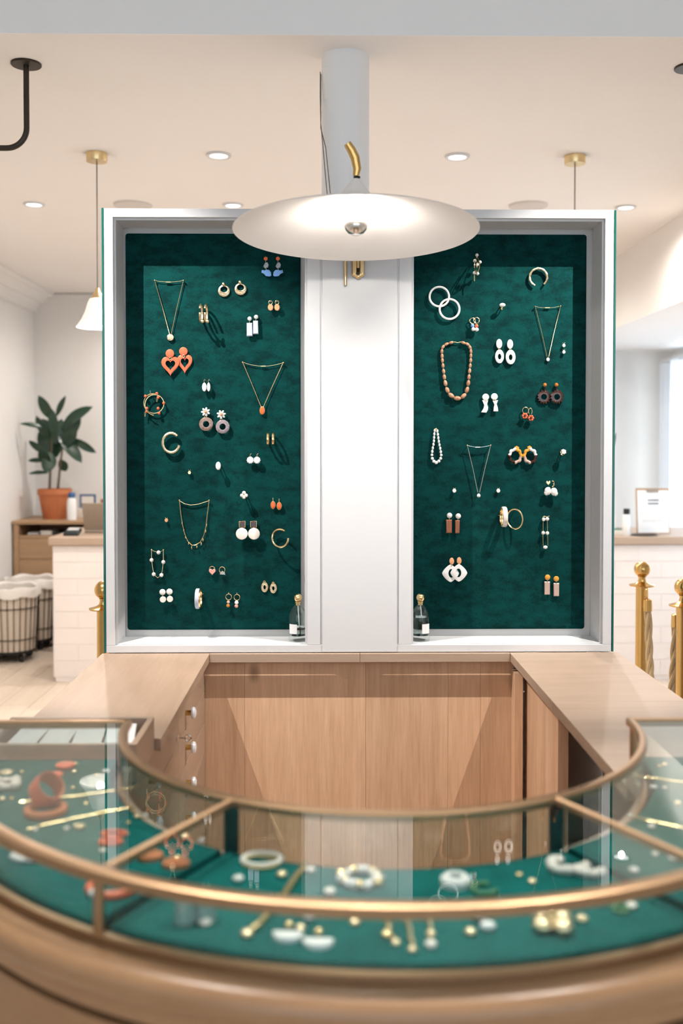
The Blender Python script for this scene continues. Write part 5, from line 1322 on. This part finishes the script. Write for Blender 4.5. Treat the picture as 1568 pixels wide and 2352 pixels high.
# left section
lay_disc(128, 1781, 17, 'coral', 'lower of two overlapping red discs in the left case section', group='pair of red disc earrings', post=False)
lay_disc(150, 1765, 22, 'coral', 'upper of two overlapping red discs in the left case section', lift=.0045, group='pair of red disc earrings', post=False)
lay_ring(105, 1868, 41, 9, 'terracotta', 'thick terracotta bangle lying flat in the left case section')
s = gsc(1845); c = G(108, 1858); ax = Vector((.62, -.35, .62)).normalized()
t = thing('wide_bangle', c, 'red bangle with a brown inside leaning on the terracotta bangle', 'bracelet')
MB().lathe([(.0212, -.0125), (.0224, -.013), (.0236, 0), (.0224, .013), (.0212, .0125)], c + Vector((-.001, .002, .0285)), ax, 36).build('outer_band', 'coral', t)
MB().lathe([(.0210, -.012), (.0200, -.012), (.0206, 0), (.0200, .012), (.0210, .012)], c + Vector((-.001, .002, .0285)), ax, 36).build('inner_band', 'terracotta', t)
beads_ring(12, 1808, 30, 9, 'shell', 'heap of pale shell beads at the left edge of the case', 18, .7, jit=.5, seedn=4)
lay_disc(14, 1775, 16, 'gold_hammered', 'hammered gold disc at the left edge of the case', 'brooch', .003, cat='brooch', post=False)
beads_ring(72, 1972, 40, 8, 'pearl', 'pearl cuff behind the outer brass rail, left case section', 13, .55, 150, 355, 'pearl_cuff', .05)
t_ = (('pair of small gold studs by the red discs', [(172, 1757), (172, 1774)]),)
GL = 'small studs in the left case section'
for x, y, r, m, lab in ((50, 1776, 6, 'gold', 'small gold stud between the red discs and the left edge'), (172, 1758, 7, 'gold_hammered', 'upper small gold stud at the right of the red discs'), (170, 1775, 6, 'gold_hammered', 'lower small gold stud at the right of the red discs'),
      (113, 1791, 5, 'gold', 'small gold stud below the lower red disc'), (223, 1783, 6, 'gold', 'small gold stud right of the red discs, half way to the rim'), (243, 1776, 9, 'pearl', 'bright pearl stud near the inner rim, left case section'),
      (167, 1812, 6, 'gold', 'small gold stud behind the leaning red bangle'), (141, 1816, 7, 'pearl', 'pearl stud touching the leaning red bangle'), (27, 1837, 6, 'gold', 'small gold stud in front of the shell bead heap'), (5, 1838, 7, 'gold_hammered', 'gold nugget in front of the shell bead heap at the edge'),
      (198, 1848, 6, 'gold', 'small gold stud between the terracotta bangle and the lamp reflection'), (81, 1908, 7, 'shell', 'small shell stud in front of the terracotta bangle'), (153, 1906, 7, 'shell', 'shell stud beside the small gold blossom'),
      (315, 1879, 8, 'gold_hammered', 'gold nugget beside the left inner rim'), (334, 1876, 7, 'shell', 'shell stud beside the left inner rim'), (295, 1892, 6, 'gold', 'small gold stud left of the inner rim nuggets'), (290, 1918, 6, 'shell', 'small shell stud behind the left radial bar'),
      (236, 1957, 8, 'shell', 'shell stud in front of the red oval clips'), (208, 2021, 11, 'pearl', 'large pearl stud at the coral bangle'), (186, 2012, 8, 'pearl', 'smaller pearl stud left of the coral bangle')):
    nugget(x, y, r, m, lab, GL)
beads_ring(182, 1903, 8, 5, 'gold_hammered', 'small gold blossom brooch in the left case section', 6, .9, name='blossom_brooch', jit=0)
lay_ring(262, 1919, 27, 4.5, 'coral', 'upper of two red oval clips near the left radial bar', 'oval_clip', 'hair clip', .55)
lay_ring(254, 1938, 24, 5, 'coral', 'lower of two red oval clips near the left radial bar', 'oval_clip', 'hair clip', .55)
lay_chain([(45, 1846), (90, 1840), (170, 1832), (240, 1822), (290, 1815)], .0016, 'gold', 'gold chain running behind the terracotta bangle')
lay_chain([(62, 1908), (110, 1895), (180, 1880), (240, 1868), (310, 1856)], .0013, 'gold', 'fine gold chain running in front of the terracotta bangle')
s_ = gsc(2045)
tb = thing('coral_bangle', G(258, 2046), 'coral bangle with pearl joints behind the left brass post', 'bracelet')
for k, (a0, a1) in enumerate(((20, 150), (165, 215), (255, 370))):
    MB().torus(G(258, 2046, .005), (52 * s_, 0, 0), (0, 44 * s_, 0), .005, 18, 8, R(a0), R(a1)).build('coral_tube', 'coral', tb)
for a in (157, 225, 247, 15):
    MB().ell(G(258, 2046, .005) + Vector((52 * s_ * math.cos(R(a)), 44 * s_ * math.sin(R(a)), 0)), .0058, .0058, .0055).build('pearl', 'pearl', tb)
# middle section
GM = 'small pieces in the middle case section'
lay_disc(345, 1971, 31, 'terracotta', 'terracotta disc earring behind the left radial bar', th=.007, sq=.8, group='pair of terracotta discs')
lay_disc(404, 1988, 32, 'terracotta', 'terracotta disc earring in front of its twin, middle case section', th=.007, sq=.8, group='pair of terracotta discs')
lay_ring(601, 1980, 44, 6.5, 'shell', 'ivory bangle with gold lining near the inner rim', sq=.8)
lay_ring(601, 1984, 43, 4, 'gold', 'gold bangle under the ivory bangle near the inner rim', sq=.8)
beads_ring(825, 2024, 46, 10, 'pearl', 'crumpled pearl and gold bracelet in the centre of the case', 20, .9, jit=.35, seedn=8, m2='gold')
lay_disc(1046, 2031, 35, 'white_resin', 'white donut brooch right of the case centre', 'donut_brooch', .011, .95, holeq=.42, cat='brooch', post=False)
lay_ring(1112, 2046, 28, 6, 'green_glass', 'green glass open bangle beside the white donut', sq=.9, a0=60, a1=330)
for x, y, r, m, lab in ((425, 1928, 13, 'gold_hammered', 'gold button stud behind the terracotta discs'), (463, 1934, 8, 'shell', 'shell stud right of the gold button stud'), (547, 2024, 13, 'pearl', 'large pearl stud in front of the ivory bangle'), (647, 2014, 13, 'gold_hammered', 'gold nugget to the right of the ivory bangle'),
      (713, 2003, 11, 'shell', 'shell stud left of the crumpled pearl bracelet'), (757, 2054, 14, 'shell', 'large shell stud in front of the crumpled pearl bracelet'), (876, 2018, 8, 'pearl', 'pearl stud right of the crumpled pearl bracelet'), (1070, 2022, 9, 'pearl', 'pearl stud touching the white donut'),
      (1192, 2012, 8, 'gold', 'gold stud right of the green bangle'), (1222, 2028, 9, 'gold_hammered', 'gold nugget under the brass rail right of the green bangle'), (710, 2112, 15, 'white_resin', 'white bead above the white fan earrings'), (690, 2136, 12, 'gold_hammered', 'gold nugget left of the white bead'),
      (815, 2124, 13, 'gold_hammered', 'gold stud between the fan earrings and the charm strings'), (1080, 2146, 14, 'gold_hammered', 'gold nugget below the white pebble pair'), (1336, 2116, 14, 'gold_hammered', 'gold nugget right of the gold flower brooch'), (1450, 2086, 13, 'shell', 'shell stud beside the green ring'),
      (472, 2125, 14, 'shell', 'shell stud in front of the two clear bangles')):
    nugget(x, y, r, m, lab, GM)
for k, x in enumerate((425, 472)):
    s = gsc(2112); c = G(x, 2116 - 4 * k, .016)
    tag(MB().lathe([(24 * s, -.0155), (25 * s, -.016), (25.5 * s, 0), (25 * s, .016), (24 * s, .0155)], c, (0, 0, 1), 32).build('clear_bangle', 'steel_glass'), '%s of two tall pale green-grey bangles under the brass rail' % LR[k], 'bracelet', 'pair of pale bangles')
lay_chain([(700, 1992), (668, 2040), (630, 2090), (600, 2125), (570, 2150)], .0038, 'gold', 'thick gold rope necklace crossing under the brass rail', charm=[(567, 2152, 15, 'gold_hammered')])
for k, (x, y) in enumerate(((662, 2148), (731, 2164))):
    lay_disc(x, y, 36, 'white_resin', '%s white half-moon fan earring at the front of the case' % LR[k], 'fan_earring', .006, 1.0, 0, 'pair of white fan earrings', 180, 360)
for k, (pts, ch_) in enumerate((([(888, 2085), (890, 2125), (894, 2150), (910, 2168)], [(888, 2112, 9, 'gold_hammered'), (893, 2132, 8, 'gold'), (888, 2152, 13, 'gold'), (909, 2170, 11, 'gold_hammered')]),
                  ([(932, 2085), (938, 2130), (944, 2160), (947, 2185)], [(947, 2186, 11, 'gold_hammered')]), ([(985, 2085), (987, 2130), (989, 2160), (989, 2180)], [(987, 2115, 8, 'gold'), (989, 2150, 11, 'gold_hammered'), (989, 2176, 14, 'shell')]))):
    lay_chain(pts, .0022, 'gold', ('left gold charm string at the front of the case', 'middle gold charm string at the front of the case', 'right gold charm string with a shell end at the front of the case')[k], charm=ch_, name='charm_string')
for k, (x, y) in enumerate(((1102, 2114), (1120, 2136))):
    nugget(x, y, 19, 'white_resin', '%s white pebble earring right of the charm strings' % ('upper', 'lower')[k], 'pair of white pebbles', 'pebble_earring', k=.75)
s = gsc(2130); c = G(1268, 2132); t = thing('flower_brooch', c, 'large gold four-petal flower brooch at the right front of the case', 'brooch')
for k in range(4):
    a = R(35 + 90 * k); q = c + Vector((31 * s * math.cos(a), 30 * s * math.sin(a), .008)); MB().ell(q, 25 * s, 24 * s, .008, 16, 8).build('petal', 'gold_hammered', t)
MB().ell(c + Vector((0, 0, .013)), 14 * s, 14 * s, .007).build('centre', 'gold', t)
lay_ring(1424, 2092, 16, 5, 'green_glass', 'small dark green ring at the right front of the case', 'finger_ring', 'ring', 1.0, lift=0)
beads_ring(1300, 1998, 34, 11, 'shell', 'cream shell bead cuff behind the brass rail, right of the white donut', 9, .75, 110, 290, 'shell_cuff', .1, 5)
beads_ring(1355, 2008, 30, 10, 'shell', 'second cream shell bead cuff beside the first one', 9, .6, 100, 330, 'shell_cuff', .1, 6)
# right section
GR = 'small studs in the right case section'
for x, y, r, m, lab in ((1500, 1812, 9, 'pearl', 'pearl stud at the back of the right case section'), (1526, 1812, 6, 'shell', 'shell stud right of the rear pearl stud'), (1513, 1762, 6, 'gold', 'small gold stud at the rear edge of the right section'), (1526, 1758, 6, 'gold_hammered', 'gold nugget at the rear edge of the right section'),
      (1556, 1848, 8, 'gold_hammered', 'gold nugget at the right picture edge'), (1448, 1877, 8, 'silver', 'silver stud beside the right inner rim'), (1496, 1902, 9, 'shell', 'shell stud right of the silver stud'), (1492, 1938, 8, 'gold', 'gold stud under the right radial bar'),
      (1504, 1965, 8, 'shell', 'shell stud in front of the right radial bar'), (1546, 1977, 12, 'pearl', 'large pearl stud right of the radial bar'), (1455, 2004, 12, 'pearl', 'large pearl stud behind the brass rail on the right')):
    nugget(x, y, r, m, lab, GR)
lay_chain([(1462, 1787), (1500, 1790), (1540, 1796), (1590, 1803)], .0016, 'gold', 'gold chain at the back of the right case section')
lay_chain([(1440, 1874), (1490, 1888), (1540, 1898), (1590, 1910)], .0014, 'gold', 'fine gold chain in the middle of the right case section')

for o in bpy.data.objects:
    for k in ('_org', '_lvl', '_p'):
        if k in o: del o[k]
